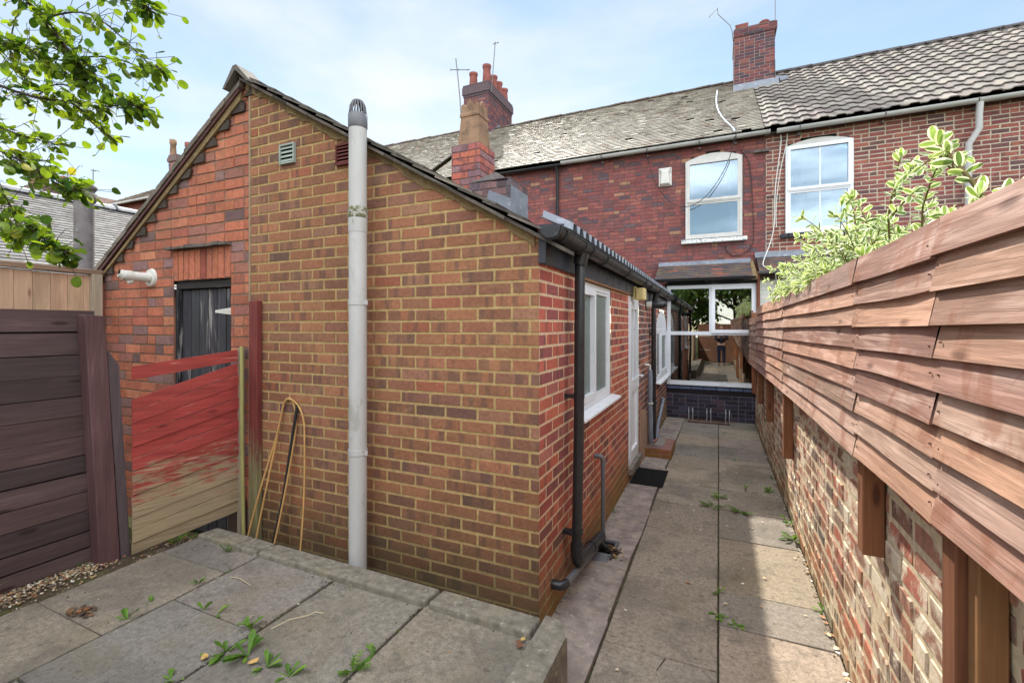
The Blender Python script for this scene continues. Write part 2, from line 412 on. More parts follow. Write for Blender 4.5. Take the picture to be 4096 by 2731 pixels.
m_strip = M('old cast concrete', None, .9, .3, n1=(9, .6, 1.35), n2=[(3, .5, .62, S(112, 102, 104), .6), (22, .56, .66, S(184, 174, 150), .5), (40, .6, .72, S(62, 56, 52), .6)], bump=(45, .7, .005))
m_earth = M('damp soil', S(92, 80, 66), .98, .1, n1=(14, .5, 1.5), bump=(40, 1.0, .02), n2=[(5, .5, .6, S(88, 92, 52), .6)])
m_grass = M('rough garden ground', S(70, 74, 42), .98, .1, n1=(3, .5, 1.5), bump=(20, 1.0, .05))
m_upvc = M('white window plastic', S(226, 228, 232), .35, .5, n1=(6, .94, 1.03), rv=.08)
m_upvc_old = M('aged white window paint', S(205, 203, 198), .5, .4, n1=(9, .86, 1.06), n2=[(26, .62, .72, S(150, 140, 125), .5)])
m_black_pl = M('black gutter plastic', S(36, 37, 40), .36, .5, n1=(9, .8, 1.3), n2=[(20, .6, .74, S(120, 118, 112), .25)], rv=.1)
m_fascia = M('black painted timber', S(46, 48, 58), .38, .5, n1=(5, .7, 1.4), n2=[(7, .58, .72, S(96, 98, 108), .35)], bump=(18, .15, .004), rv=.12)
m_grey_pl = M('grey soil pipe plastic', S(186, 185, 182), .5, .4, n1=(5, .86, 1.06), n2=[(9, .56, .7, S(140, 138, 122), .5), (30, .64, .72, S(120, 112, 96), .5)], stretch=(1, 1, .35), rv=.08)
m_grey_dk = M('grey waste pipe plastic', S(98, 98, 102), .45, .5, n1=(6, .85, 1.12))
m_grey_gut = M('weathered grey gutter', S(182, 182, 178), .5, .4, n1=(4, .75, 1.18), n2=[(9, .55, .7, S(98, 96, 92), .5)], stretch=(.4, 1, 1))
m_moss = M('pipe collar moss', S(176, 174, 166), .8, .2, n1=(30, .7, 1.2), n2=[(26, .42, .56, S(92, 92, 48), .9)], bump=(60, 1, .006))
m_lead = M('lead flashing', S(118, 124, 134), .5, .5, n1=(6, .75, 1.2), n2=[(12, .56, .7, S(176, 180, 184), .5)], bump=(14, .3, .01))
m_tile_plain = M('weathered clay roof tile', None, .66, .4, n1=(6, .8, 1.18), n2=[(1.3, .54, .70, S(84, 78, 70), .35), (40, .62, .72, S(160, 156, 144), .4)], bump=(60, .35, .003), rv=.12)
m_tile_pan = M('concrete interlocking tile', None, .85, .2, n1=(5, .8, 1.18), n2=[(30, .66, .74, S(196, 190, 178), .5), (2, .52, .7, S(74, 66, 62), .3)], bump=(90, .4, .002))
m_slate = M('old roof slate', None, .85, .25, n1=(9, .6, 1.35), n2=[(14, .54, .68, S(120, 118, 104), .5)], bump=(40, .6, .004))
m_fillet = M('verge mortar', S(132, 112, 80), .95, .2, n1=(12, .65, 1.25), n2=[(6, .55, .7, S(108, 94, 74), .6)], bump=(26, 1.0, .012))
m_pot_red = M('terracotta pot', S(134, 80, 72), .8, .3, n1=(6, .7, 1.2), n2=[(5, .55, .7, S(96, 66, 62), .5)])
m_pot_buff = M('buff fireclay pot', S(146, 116, 92), .85, .3, n1=(5, .75, 1.15), n2=[(3.5, .52, .68, S(92, 78, 64), .7)], bump=(30, .3, .004))
m_wood_red = wood_mat('red brown stained boards', weather=(S(200, 176, 164), .52, .72, .6), spots=(S(132, 80, 56), 4.2, .54, .62, .5), grain=.68, bump=.9)
m_wood_dark = wood_mat('dark stained boards', weather=(S(132, 110, 112), .58, .76, .35), grain=.76, rough=.6, knots=True)
m_wood_paint = wood_mat('flaking red paint boards', weather=(S(196, 160, 146), .62, .70, .7), grain=.72, moss=(.62, .84, S(150, 134, 106), .97))
m_wood_pale = wood_mat('pale new timber', weather=None, grain=.84, knots=True)
m_wood_post = wood_mat('brown stained post', weather=(S(150, 100, 70), .64, .8, .4), grain=.78)
m_wood_black = wood_mat('black weathered planks', weather=(S(176, 172, 164), .56, .70, .8), grain=.6, rough=.7, bump=.8)
m_cane = M('bent cane', S(190, 148, 92), .55, .4, n1=(14, .8, 1.15))
m_rubber = M('black rubber', S(26, 26, 27), .7, .3, n1=(20, .7, 1.4))
m_galv = M('galvanised steel', S(176, 176, 172), .35, .5, .9, n1=(20, .8, 1.15))
m_rust = M('rusty steel bar', S(96, 66, 56), .8, .3, n1=(20, .6, 1.3))
m_iron = M('aerial metal', S(120, 118, 114), .5, .5, .6)
m_white_cab = M('white cable', S(206, 206, 200), .5, .4)
m_black_cab = M('dark cable', S(52, 46, 48), .6, .3)
m_lag = M('grey pipe lagging', S(132, 138, 150), .9, .1, n1=(12, .85, 1.15), bump=(16, .4, .02))
m_white_pl = M('white moulded plastic', S(214, 212, 204), .4, .5, n1=(8, .9, 1.05))
m_lamp = M('yellowed lamp housing', S(206, 190, 130), .5, .4, n1=(7, .8, 1.1))
m_render = M('cement render', S(168, 138, 118), .92, .2, n1=(6, .8, 1.15), bump=(40, .5, .006))
m_vent_green = M('grey green vent plastic', S(150, 160, 150), .5, .4, n1=(8, .85, 1.1))
m_vent_red = M('terracotta vent', S(104, 52, 46), .7, .3, n1=(8, .85, 1.1))
m_dark = M('dark void', S(22, 22, 24), .9, .1)
m_room = M('dim interior plaster', S(120, 112, 104), .9, .1)
m_curtain = M('net curtain cloth', None, .9, .1, n1=(9, .85, 1.1))
m_glass = glass_mat('window glass', (.82, .86, .84), 2.5)
m_glass_up = glass_mat('upper window glass', (.72, .80, .86), 2.8, gtint=(.80, .92, 1.0))
m_glass_obs = glass_mat('obscure glass', ior=1.6, rough=.12, body=S(92, 112, 110), obscure=True)
m_leaf = leaf_mat('tree leaf', .58, .6, .2)
m_leaf_shrub = leaf_mat('variegated leaf', .42, .45, .4, tt=(1.1, 1.12, .85))
m_leaf_weed = leaf_mat('weed leaf', .4, .5, .3)
m_leaf_far = leaf_mat('garden tree leaf', .35, .55, .3)
m_bark = M('tree bark', S(72, 62, 54), .9, .2, n1=(12, .6, 1.3), bump=(30, .8, .01))
m_twig = M('green brown twig', S(104, 92, 52), .8, .2, n1=(12, .7, 1.2))
m_flue_conc = M('grey flue pipe', S(120, 114, 114), .9, .2, n1=(7, .7, 1.25), n2=[(20, .6, .72, S(190, 188, 180), .45), (3, .5, .7, S(80, 82, 66), .35)], bump=(40, .5, .006))
m_debris = M('dead leaves and petals', None, .85, .2)
m_stone = M('gravel stones', None, .8, .3)

TINT.update({'old roof slate': S(100, 94, 88), 'old cast concrete': S(120, 112, 104), 'lichened concrete coping': S(124, 118, 106), 'weathered concrete': S(118, 106, 96), 'weathered clay roof tile': S(112, 106, 100),
 'pale new timber': S(186, 158, 132), 'dark stained boards': S(92, 72, 72), 'brown stained post': S(124, 74, 56), 'sand mortar': S(170, 146, 112), 'black weathered planks': S(58, 56, 56), 'concrete interlocking tile': S(112, 106, 104), 'dark painted brick': S(60, 60, 70), 'red brown stained boards': S(150, 108, 94)})

# ================================================================== SETTING
mb = MB()
mb.face([(-90, -60, -.06), (90, -60, -.06), (90, 120, -.06), (-90, 120, -.06)], 0)
struct(mb.build('ground', m_grass))

def slab(mb, poly, z, th=.05, gap=.004, col=WHITE, tilt=.003, mi=0):
    cx = sum(p[0] for p in poly)/len(poly); cy = sum(p[1] for p in poly)/len(poly)
    a, b, c0 = rnd.uniform(-tilt, tilt), rnd.uniform(-tilt, tilt), rnd.uniform(-tilt, tilt)*1.2
    zz = lambda p: z+a*(p[0]-cx)*2+b*(p[1]-cy)*2+c0
    q = []
    for p in poly:
        dx, dy = cx-p[0], cy-p[1]; L = math.hypot(dx, dy)
        q.append((p[0]+(gap if dx > 0 else -gap), p[1]+(gap if dy > 0 else -gap)))
    n = len(q)
    top = [(p[0], p[1], zz(p)) for p in q]; bev = .004
    ins = [(p[0]+(cx-p[0])*.012, p[1]+(cy-p[1])*.012, zz(p)) for p in q]; rim = [(p[0], p[1], zz(p)-bev) for p in q]
    mb.face(ins, mi, col, [(p[0], p[1]) for p in ins])
    for i in range(n):
        k = (i+1) % n
        mb.face([rim[i], rim[k], ins[k], ins[i]], mi, col, [(0, 0)]*4)
        mb.face([(*rim[i][:2], z-th), (*rim[k][:2], z-th), rim[k], rim[i]], mi, col, [(0, 0)]*4)

# alley paving: two runs of 2 ft slabs and a strip of cast concrete along the extension
mb = MB()
SLC = [S(152, 140, 126), S(142, 133, 122), S(156, 143, 126), S(146, 135, 121), S(138, 130, 121)]
lj = [-5.4, -4.8, -4.2, -3.6, -2.97, -2.36, -1.75, -1.13, -.5, .12, .74, 1.36, 1.97, 2.585, 3.37, 4.21, 4.87, 5.51, 6.105, 6.705, 7.37, 8.05, 8.72, 9.40]
rj = [-5.4, -4.75, -4.1, -3.5, -2.9, -2.3, -1.7, -1.1, -.5, .1, .7, 1.3, 1.85, 2.40, 3.00, 3.39, 4.23, 4.87, 5.45, 6.125, 6.75, 7.41, 8.05, 8.7, 9.40]
for js, x0, x1 in ((lj, -.598, -.004), (rj, -.002, .60)):
    for a, b in zip(js, js[1:]):
        c = jit(rnd.choice(SLC), .10)
        if abs(a-1.97) < .01:       # the cracked slab by the steps
            slab(mb, [(x0, a), (x1, a), (x1, a+.26), (-.22, a+.30), (-.30, b-.12), (-.26, b), (x0, b)], 0, col=c, gap=.003)
            slab(mb, [(x1, a+.26), (x1, b), (-.26, b), (-.30, b-.12), (-.22, a+.30)], 0, col=jit(c, .05), gap=.003)
        else: slab(mb, [(x0, a), (x1, a), (x1, b), (x0, b)], 0, col=c)
struct(mb.build('alley_paving', m_conc))
mb = MB()
mb.face([(-.95, -5.4, -.03), (.72, -5.4, -.03), (.72, 9.6, -.03), (-.95, 9.6, -.03)])
struct(mb.build('alley_bed', m_earth))
mb = MB()
ys = [1.4, 2.2, 2.75, 3.55, 4.02, 4.55, 5.2, 6.0, 6.9, 8.0, 9.39]
for a, b in zip(ys, ys[1:]):
    slab(mb, [(-.965, a), (-.606+rnd.uniform(-.012, .02), a), (-.606+rnd.uniform(-.012, .02), b), (-.965, b)], .004, col=jit(S(146, 134, 126), .06), gap=.0015, tilt=.002)
struct(mb.build('concrete_strip', m_strip))

# raised patio of slabs
mb = MB(); PZ = .258
cols_ = [(-3.42, -2.765, [-2.6, -1.9, -1.3, -.68, -.05, .6, 1.23, 1.85, 2.10]), (-2.755, -2.105, [-2.6, -2.2, -1.55, -.93, -.31, .31, .93, 1.555, 2.10]),
         (-2.095, -1.465, [-2.6, -2.3, -1.7, -1.08, -.45, .17, .79, 1.415, 2.10]), (-1.455, -.80, [-2.6, -2.4, -1.8, -1.2, -.55, .1, .75, 1.40, 2.10])]
for x0, x1, js in cols_:
    for a, b in zip(js, js[1:]):
        slab(mb, [(x0, a), (x1, a), (x1, b), (x0, b)], PZ, col=jit(rnd.choice([S(138, 131, 120), S(131, 125, 117), S(142, 133, 117)]), .07), gap=.004, tilt=.004)
struct(mb.build('patio_paving', m_conc))
mb = MB()
N = 26
for i in range(N):
    a, b = -2.6+4.75*i/N, -2.6+4.75*(i+1)/N
    mb.face([(-3.86, a, .236), (-.80, a, .222), (-.80, b, .222), (-3.86, b, .236)])
struct(mb.build('patio_bed', m_earth))
# soil in the narrow gap between the coping and the gable
mb = MB(); mb.face([(-3.6, 2.2, .05), (-.9, 2.2, .02), (-.9, 2.45, .02), (-3.6, 2.45, .05)])
struct(mb.build('gap_soil', m_earth))

# low retaining wall with coping stones
wallt = thing('retaining_wall', 'low concrete retaining wall capped with lichened coping stones along the patio edge', 'retaining wall', (-2, 2.13, 0))
def coping(x0, x1, y0, y1, z0, z1, dz=0):
    mb = MB(); n = 8
    mb.hexa([(x0, y0, z0), (x1, y0, z0), (x1, y1, z0), (x0, y1, z0), (x0+.006, y0+.006, z1+dz), (x1-.006, y0+.006, z1-dz), (x1-.006, y1-.008, z1-.012-dz), (x0+.006, y1-.008, z1-.012+dz)], 0, WHITE)
    return mb.build('coping_stone', m_coping, wallt, .012, 2)
for a, b in ((-3.40, -2.995), (-2.988, -2.775), (-2.765, -1.44), (-1.425, -.83)):
    coping(a, b, 2.058+rnd.uniform(-.006, .006), 2.222, .225, .294, rnd.uniform(-.003, .003))
mb = MB()
# block on the corner, with its outer corner broken off
pl = [(-.815, .9), (-.672, .9), (-.664, 2.09), (-.70, 2.175), (-.735, 2.206), (-.805, 2.215)]
A = [(x, y, .235) for x, y in pl]; B = [(x, y, .296) for x, y in pl]
mb.face(B); mb.face(A[::-1])
for i in range(len(pl)):
    k = (i+1) % len(pl); mb.face([A[i], A[k], B[k], B[i]])
mb.build('coping_stone', m_coping, wallt, .01, 2)
mb = MB(); mb.box(-3.4, -.80, 2.09, 2.20, 0, .222); mb.box(-.80, -.69, -2.6, 1.50, 0, .232); mb.box(-.80, -.684, 1.512, 2.19, 0, .232)
mb.build('wall_core', m_strip, wallt, .004)
mb = MB(); mb.box(-.815, -.672, -2.6, .893, .235, .302); mb.build('coping_stone', m_coping, wallt, .01, 2)

# ================================================================== BRICK EXTENSION
X0, Y0 = -.93, 2.43
ext = thing('brick_extension', 'single storey brick extension with half brown and half orange gable end and slate roof', 'house extension', (-3, 4, 0))
HR = (.572, 1.0, 1.755); HL = (-.648, 1.0, 5.883)
BROWN = [(5, S(146, 100, 74)), (4, S(138, 95, 73)), (4, S(152, 104, 76)), (2, S(130, 91, 74)), (2, S(140, 101, 80)), (.3, S(112, 84, 72)), (.7, S(150, 93, 70))]
mb = MB(); mcol = S(174, 148, 102)
brickwork(mb, PY(Y0), -3.33, X0, 0, 3.8, BROWN, half=[HR], mcol=mcol, flush=(False, True), heads=.0, seed=3, bh=.0752, bl=.2255, phase=.02, alpha=.62, mj=.0115, dep=.003, jc=.0016, jd=.001, wav=.0012)
mb.build('gable_wall', [m_brick_brown, m_mortar_g], ext)
# straight vertical mortar joint between the two halves
mb = MB(); mb.box(-3.345, -3.325, 2.424, 2.44, .2, 3.66, 0, S(150, 132, 108)); mb.build('mortar_joint', m_mortar, ext)
ORANGE = [(8, S(180, 110, 84)), (5, S(170, 103, 80)), (2.5, S(154, 103, 90)), (2.5, S(138, 106, 102)), (2, S(186, 120, 92)), (1, S(120, 94, 92)), (2, S(162, 98, 80))]
mb = MB()
brickwork(mb, PY(Y0+.012), -5.47, -3.345, 0, 3.8, ORANGE, half=[HL], ivals=holes(-5.47, -3.345, [(-4.335, -3.575, 0, 2.43)]), mcol=S(128, 108, 92), heads=.24, seed=5, bh=.0845, bl=.236, phase=.07, mj=.008, dep=.005, jc=.003, jd=.002, wav=.003)
brickwork(mb, PY(Y0+.010), -4.335, -3.577, 2.16, 2.425, ORANGE[:2]+[(1, S(150, 84, 70))], mcol=S(110, 92, 84), heads=0, seed=8, bl=.0758, bh=.265, mj=.008, dep=.006, jc=.003, bond=0.001, jd=.002)
mb.build('gable_wall', [m_brick_orange, m_mortar], ext)
# dark stepped verge bricks against the left slope
mb = MB(); rg = random.Random(4)
for i in range(13):
    z = 2.33+i*.108; x = -3.4-(3.66-z)/.648+.05
    mb.prism([(x, z-.06), (x+.14+rg.uniform(0, .05), z-.06), (x+.14+rg.uniform(0, .05), z+.012), (x+.085, z+.012)], PY(Y0), .0, .012, 0, (*jit(S(72, 62, 54), .2), 1))
mb.build('verge_brick', [m_brick_orange], ext)
# plank hatch door
dr = MB(); x = -4.30; k = 0
while x < -3.60:
    w = .118; e = min(x+w, -3.585)
    dr.box(x+.005, e-.005, 2.492+rnd.uniform(-.003, .003), 2.52, .02, 2.085, 0, jit(S(62, 61, 66), .16), 2); x = e
dro = dr.build('plank_door', m_wood_black, ext, .003)
mb = MB(); mb.box(-4.335, -3.575, 2.462, 2.54, 2.092, 2.158, 0, S(52, 48, 48)); mb.box(-4.335, -4.302, 2.455, 2.54, 0, 2.09, 0, S(44, 42, 44)); mb.build('door_frame', m_wood_black, ext, .004)
mb = MB(); mb.prism([(-3.84, 1.905), (-3.84, 1.885), (-3.60, 1.862), (-3.60, 1.928)], PY(2.489), 0, .006); mb.box(-3.597, -3.580, 2.478, 2.489, 1.84, 1.975)
for hx in (-3.8, -3.73, -3.66): mb.lathe(hx, 2.4825, [(.006, 1.889), (.006, 1.901)], 8)
mb.build('hinge', m_white_pl, dro)
mb = MB(); mb.face([(-4.34, 2.56, 0), (-3.57, 2.56, 0), (-3.57, 2.56, 2.43), (-4.34, 2.56, 2.43)]); mb.build('door_backing', m_dark, ext)
mb = MB()
for i in range(9):
    a = -4.36+.088*i; mb.box(a, a+.092, 2.375+rnd.uniform(0, .012), 2.44, 2.426+rnd.uniform(-.004, .004), 2.450+rnd.uniform(-.006, .008))
mb.build('door_drip', m_slate, ext)

# side wall along the alley
RED = [(5, S(172, 92, 76)), (3, S(160, 84, 76)), (2, S(182, 102, 82)), (2, S(144, 82, 80)), (1, S(126, 78, 76)), (1, S(164, 100, 92))]
OLD = [(3, S(138, 90, 80)), (3, S(108, 80, 78)), (2, S(156, 96, 80)), (2, S(92, 76, 80)), (1, S(170, 112, 92))]
mb = MB()
brickwork(mb, PXp(X0), Y0, 5.99, 0, 2.345, RED, ivals=holes(Y0, 5.99, [(3.20, 4.335, 1.11, 2.4), (5.26, 5.985, 0.165, 2.4)]), mcol=S(202, 174, 144), flush=(True, False), heads=.0, seed=11, bh=.0752, bl=.2255, phase=.1, alpha=.62, mj=.0135, dep=.0012, ch=.0015, jd=.0004, jc=.0012)
mb.build('side_wall', [m_brick_side, m_mortar_g], ext)
mb = MB()
def arch_hole(zc):
    if zc < .86 or zc > 2.06: return None
    w = .81 if zc < 1.72 else .81*math.sqrt(max(0, 1-((zc-1.72)/.33)**2))
    return (8.58-w, 8.58+w) if w > .03 else None
brickwork(mb, PXp(X0+.003), 5.99, 9.99, 0, 2.345, OLD, ivals=holes(5.99, 9.99, [arch_hole]), mcol=S(186, 164, 146), heads=.35, seed=12, bh=.079, bl=.228, mj=.014, dep=.0015, ch=.0015, jd=.0006, jc=.003)
mb.build('side_wall', [m_brick_side, m_mortar], ext)
mb = MB(); mb.prism([(6.02, 0), (6.95, 0), (6.93, .38), (6.80, .47), (6.62, .50), (6.55, .62), (6.30, .66), (6.05, .68)], PXp(X0), .004, .018); mb.build('render_patch', m_render, ext, .004)

# window in the side wall
def upvc_frame(mb, P, a, b, z0, z1, w=.055, d0=-.03, d1=.02, mi=0):
    mb.prism([(a, z0), (b, z0), (b, z0+w), (a, z0+w)], P, d0, d1, mi); mb.prism([(a, z1-w), (b, z1-w), (b, z1), (a, z1)], P, d0, d1, mi)
    mb.prism([(a, z0+w), (a+w, z0+w), (a+w, z1-w), (a, z1-w)], P, d0, d1, mi); mb.prism([(b-w, z0+w), (b, z0+w), (b, z1-w), (b-w, z1-w)], P, d0, d1, mi)
def pane(a, b, z0, z1, P, d, mat, parent, name='pane'):
    mb = MB(); mb.prism([(a, z0), (b, z0), (b, z1), (a, z1)], P, d-.004, d); return mb.build(name, mat, parent)
PS = PXp(-.955)
w1 = MB(); upvc_frame(w1, PS, 3.205, 4.33, 1.135, 2.115, .05); w1.prism([(3.74, 1.185), (3.80, 1.185), (3.80, 2.065), (3.74, 2.065)], PS, -.03, .018)
upvc_frame(w1, PS, 3.258, 3.737, 1.188, 2.062, .045, -.02, .034); upvc_frame(w1, PS, 3.803, 4.277, 1.188, 2.062, .02, -.02, .012)
win1 = w1.build('window', m_upvc, ext, .004)
pane(3.30, 3.70, 1.23, 2.02, PS, -.006, m_glass_obs, win1); pane(3.82, 4.26, 1.205, 2.045, PS, -.006, m_glass_obs, win1)
mb = MB(); mb.hexa([(-.96, 3.13, 1.105), (-.845, 3.13, 1.092), (-.845, 4.41, 1.092), (-.96, 4.41, 1.105), (-.96, 3.13, 1.132), (-.845, 3.13, 1.114), (-.845, 4.41, 1.114), (-.96, 4.41, 1.132)]); mb.build('sill', m_upvc, win1, .005, 2)
# white door
PD = PXp(-.95)
d1 = MB(); upvc_frame(d1, PD, 5.265, 5.98, .175, 2.12, .06, -.03, .02); upvc_frame(d1, PD, 5.33, 5.915, .238, 2.055, .085, -.025, .03)
d1.prism([(5.415, 1.0), (5.83, 1.0), (5.83, 1.14), (5.415, 1.14)], PD, -.025, .03); d1.prism([(5.595, 1.14), (5.65, 1.14), (5.65, 1.97), (5.595, 1.97)], PD, -.02, .026)
d1.prism([(5.415, .323), (5.83, .323), (5.83, 1.0), (5.415, 1.0)], PD, -.02, .004)
door = d1.build('door', m_upvc, ext, .004)
pane(5.415, 5.595, 1.14, 1.97, PD, .002, m_glass_obs, door); pane(5.65, 5.83, 1.14, 1.97, PD, .002, m_glass_obs, door)
mb = MB(); mb.box(-.92, -.908, 5.855, 5.895, 1.02, 1.24); mb.tube([(-.91, 5.875, 1.16), (-.862, 5.875, 1.16), (-.858, 5.86, 1.16), (-.858, 5.77, 1.16)], .011, 8); mb.build('handle', m_upvc, door, .002)
mb = MB(); mb.prism([(5.25, .10), (5.99, .10), (5.99, .17), (5.25, .17)], PXp(X0), 0, .045); mb.build('door_step', m_strip, ext, .006)
# arched window near the house
PA = PXp(-.945)
aw = MB(); arc = [(8.58-.80*math.cos(math.pi*i/16), 1.72+.315*math.sin(math.pi*i/16)) for i in range(17)]
aw.prism(arc[::-1], PA, -.03, .012)
upvc_frame(aw, PA, 7.78, 9.38, .87, 1.715, .05); aw.prism([(8.33, .92), (8.38, .92), (8.38, 1.665), (8.33, 1.665)], PA, -.03, .02); upvc_frame(aw, PA, 8.385, 9.325, .925, 1.66, .06, -.02, .034); upvc_frame(aw, PA, 7.835, 8.325, .925, 1.66, .02, -.02, .01)
awin = aw.build('arched_window', m_upvc, ext, .003)
pane(7.855, 8.305, .945, 1.64, PA, 0, m_glass_obs, awin); pane(8.445, 9.265, .985, 1.60, PA, 0, m_glass_obs, awin)
mb = MB(); mb.hexa([(-.95, 7.72, .835), (-.845, 7.72, .822), (-.845, 9.385, .822), (-.95, 9.385, .835), (-.95, 7.72, .866), (-.845, 7.72, .846), (-.845, 9.385, .846), (-.95, 9.385, .866)]); mb.build('sill', m_upvc, awin, .004)

# fascia, gutter, downpipes
mb = MB(); mb.box(-.925, -.900, 2.425, 9.3, 2.128, 2.345); mb.build('fascia', m_fascia, ext, .003)
mb = MB(); mb.prism([(-.925, 2.128), (-.885, 2.128), (-.88, 2.24), (-.79, 2.30), (-.775, 2.335), (-.925, 2.345)], PY(2.425), 0, .006); mb.box(-.925, -.893, 3.2, 5.2, 2.118, 2.1275, 1, S(150, 110, 80)); mb.build('fascia_end', [m_fascia, m_wood_post], ext)
def half_gutter(x, z, r, ya, yb, parent, mat, name='gutter', seg=9, axis='y', cap=True):
    mb = MB(); th = .003
    prof = [(r*math.cos(math.pi+math.pi*i/seg), r*math.sin(math.pi+math.pi*i/seg)) for i in range(seg+1)]
    P = (lambda a, b, t: (x+a, t, z+b)) if axis == 'y' else (lambda a, b, t: (t, x+a, z+b))
    inn = [(a*(1-th*2/r), b*(1-th*2/r)) for a, b in prof]
    for i in range(seg):
        mb.face([P(*prof[i], ya), P(*prof[i], yb), P(*prof[i+1], yb), P(*prof[i+1], ya)], smooth=True)
        mb.face([P(*inn[i], ya), P(*inn[i], yb), P(*inn[i+1], yb), P(*inn[i+1], ya)], smooth=True)
    for k in (0, seg): mb.face([P(*prof[k], ya), P(*prof[k], yb), P(*inn[k], yb), P(*inn[k], ya)])
    if cap:
        for t in (ya, yb): mb.face([P(a, b, t) for a, b in prof])
    # rolled front lip
    mb.tube([P(r, .002, ya), P(r, .002, yb)], .005, 6)
    return mb.build(name, mat, parent)
gut = half_gutter(-.818, 2.300, .056, 2.315, 9.16, ext, m_black_pl)
for y in (2.33, 2.45, 2.86, 3.05, 3.48, 4.42, 5.5, 6.0, 6.9, 7.95, 9.13):
    mb = MB(); mb.tube([(-.818+.060*math.cos(math.pi+math.pi*i/10), y, 2.301+.060*math.sin(math.pi+math.pi*i/10)) for i in range(11)], .009, 6); mb.build('gutter_bracket', m_black_pl, gut)
dp = MB(); dp.tube([(-.818, 2.955, 2.255), (-.84, 2.955, 2.18)], .045, 14); dp.tube([(-.84, 2.965, 2.235), (-.842, 2.94, 1.0), (-.845, 2.905, .33)], .034, 14)
dp.tube([(-.845, 2.906, .36), (-.845, 2.905, .29), (-.845, 2.93, .24), (-.845, 2.98, .222)], .041, 14); dp.tube([(-.845, 2.97, .224), (-.845, 3.58, .125)], .038, 14); dp.tube([(-.845, 3.26, .177), (-.845, 3.275, .1745)], .044, 14)
dp.tube([(-.845, 3.50, .12), (-.82, 3.56, .055), (-.805, 3.60, .03)], .024, 10)
dpo = dp.build('downpipe', m_black_pl, ext)
for z, y in ((1.30, 2.945), (.42, 2.91)):
    mb = MB(); mb.tube([(-.8425, y, z), (-.8425, y, z+.03)], .038, 14); mb.box(-.93, -.86, y-.045, y-.03, z, z+.028); mb.box(-.93, -.86, y-.03, y+.01, z+.012, z+.022); mb.build('pipe_clip', m_black_pl, dpo)
mb = MB(); mb.tube([(-.935, 2.66, .20), (-.88, 2.66, .20), (-.862, 2.675, .20), (-.855, 2.71, .198)], .028, 12); mb.build('overflow_pipe', m_black_pl, ext)
mb = MB(); mb.tube([(-.855, 2.70, .198), (-.855, 3.45, .085)], .0235, 12); mb.build('overflow_pipe', m_grey_dk, ext)
mb = MB(); mb.tube([(-.94, 3.70, .715), (-.885, 3.70, .715), (-.865, 3.705, .705), (-.86, 3.71, .68), (-.86, 3.715, .64)], .0205, 10); mb.tube([(-.86, 3.71, .66), (-.86, 3.72, .03)], .018, 10); mb.build('waste_pipe', m_grey_dk, ext)
d2 = MB(); d2.tube([(-.818, 6.93, 2.26), (-.85, 6.95, 2.15), (-.868, 6.96, 2.05)], .036, 12); d2.tube([(-.868, 6.96, 2.08), (-.868, 6.96, .14)], .033, 12); d2.tube([(-.868, 6.96, 1.0), (-.868, 6.96, 1.07)], .038, 12)
d2o = d2.build('downpipe', m_black_pl, ext)
mb = MB(); mb.tube([(-.868, 6.96, 1.64), (-.868, 6.96, 1.67)], .039, 12); mb.box(-.93, -.86, 6.91, 6.925, 1.64, 1.67); mb.build('pipe_clip', m_black_pl, d2o)
lg = MB(); lg.tube([(-.93, 6.52, 1.235), (-.885, 6.53, 1.24), (-.868, 6.545, 1.225), (-.866, 6.56, 1.15), (-.866, 6.60, .5), (-.866, 6.66, .16), (-.866, 6.67, .115)], .016, 10)
lgo = lg.build('condensate_pipe', m_white_pl, ext)
mb = MB(); mb.tube([(-.866, 6.56, 1.17), (-.864, 6.57, 1.0), (-.868, 6.59, .7), (-.864, 6.60, .5), (-.866, 6.62, .3), (-.866, 6.66, .16)], [.030, .034, .032, .035, .033, .034], 12); mb.build('lagging', m_lag, lgo)
mb = MB(); mb.tube([(-.866, 6.59, .695), (-.866, 6.59, .715)], .040, 12); mb.build('pipe_clip', m_white_pl, lgo)
mb = MB(); mb.tube([(-.93, 8.40, .50), (-.88, 8.36, .50), (-.875, 8.30, .49)], .03, 10); mb.tube([(-.875, 8.32, .495), (-.875, 7.55, .22), (-.875, 7.42, .02)], .024, 10); mb.build('waste_pipe', m_lag, ext)
# soil pipe on the gable
sp = MB(); PXc, PYc = -2.146, 2.318
sp.tube([(PXc, PYc, 0), (PXc, PYc, 3.10)], .057, 28)
spo = sp.build('soil_pipe', m_grey_pl, ext)
for z in (.94, 1.91):
    mb = MB(); mb.tube([(PXc, PYc, z), (PXc, PYc, z+.035)], .0605, 28); mb.box(PXc+.05, PXc+.080, PYc-.004, PYc+.004, z, z+.03); mb.build('pipe_clip', m_grey_pl, spo)
mb = MB(); mb.tube([(PXc, PYc, 2.47), (PXc, PYc, 2.485), (PXc, PYc, 2.50), (PXc, PYc, 2.52), (PXc, PYc, 2.545)], [.059, .066, .06, .066, .058], 26); mb.build('collar_moss', m_moss, spo)
mb = MB(); mb.tube([(PXc, PYc, 2.38), (PXc, PYc, 2.39), (PXc, PYc, 2.54)], [.0585, .060, .060], 26); mb.build('pipe_socket', m_grey_pl, spo)
cw = MB(); cw.tube([(PXc, PYc, 3.055), (PXc, PYc, 3.065), (PXc, PYc, 3.145), (PXc, PYc, 3.15)], [.058, .061, .061, .054], 28)
for k in range(16):
    a = 2*math.pi*k/16; cw.tube([(PXc+.052*math.cos(a), PYc+.052*math.sin(a), 3.155), (PXc+.046*math.cos(a), PYc+.046*math.sin(a), 3.205), (PXc+.030*math.cos(a), PYc+.030*math.sin(a), 3.236)], .0052, 5)
cw.tube([(PXc, PYc, 3.232), (PXc, PYc, 3.24)], [.034, .030], 20)
cw.build('vent_cowl', m_grey_dk, spo)
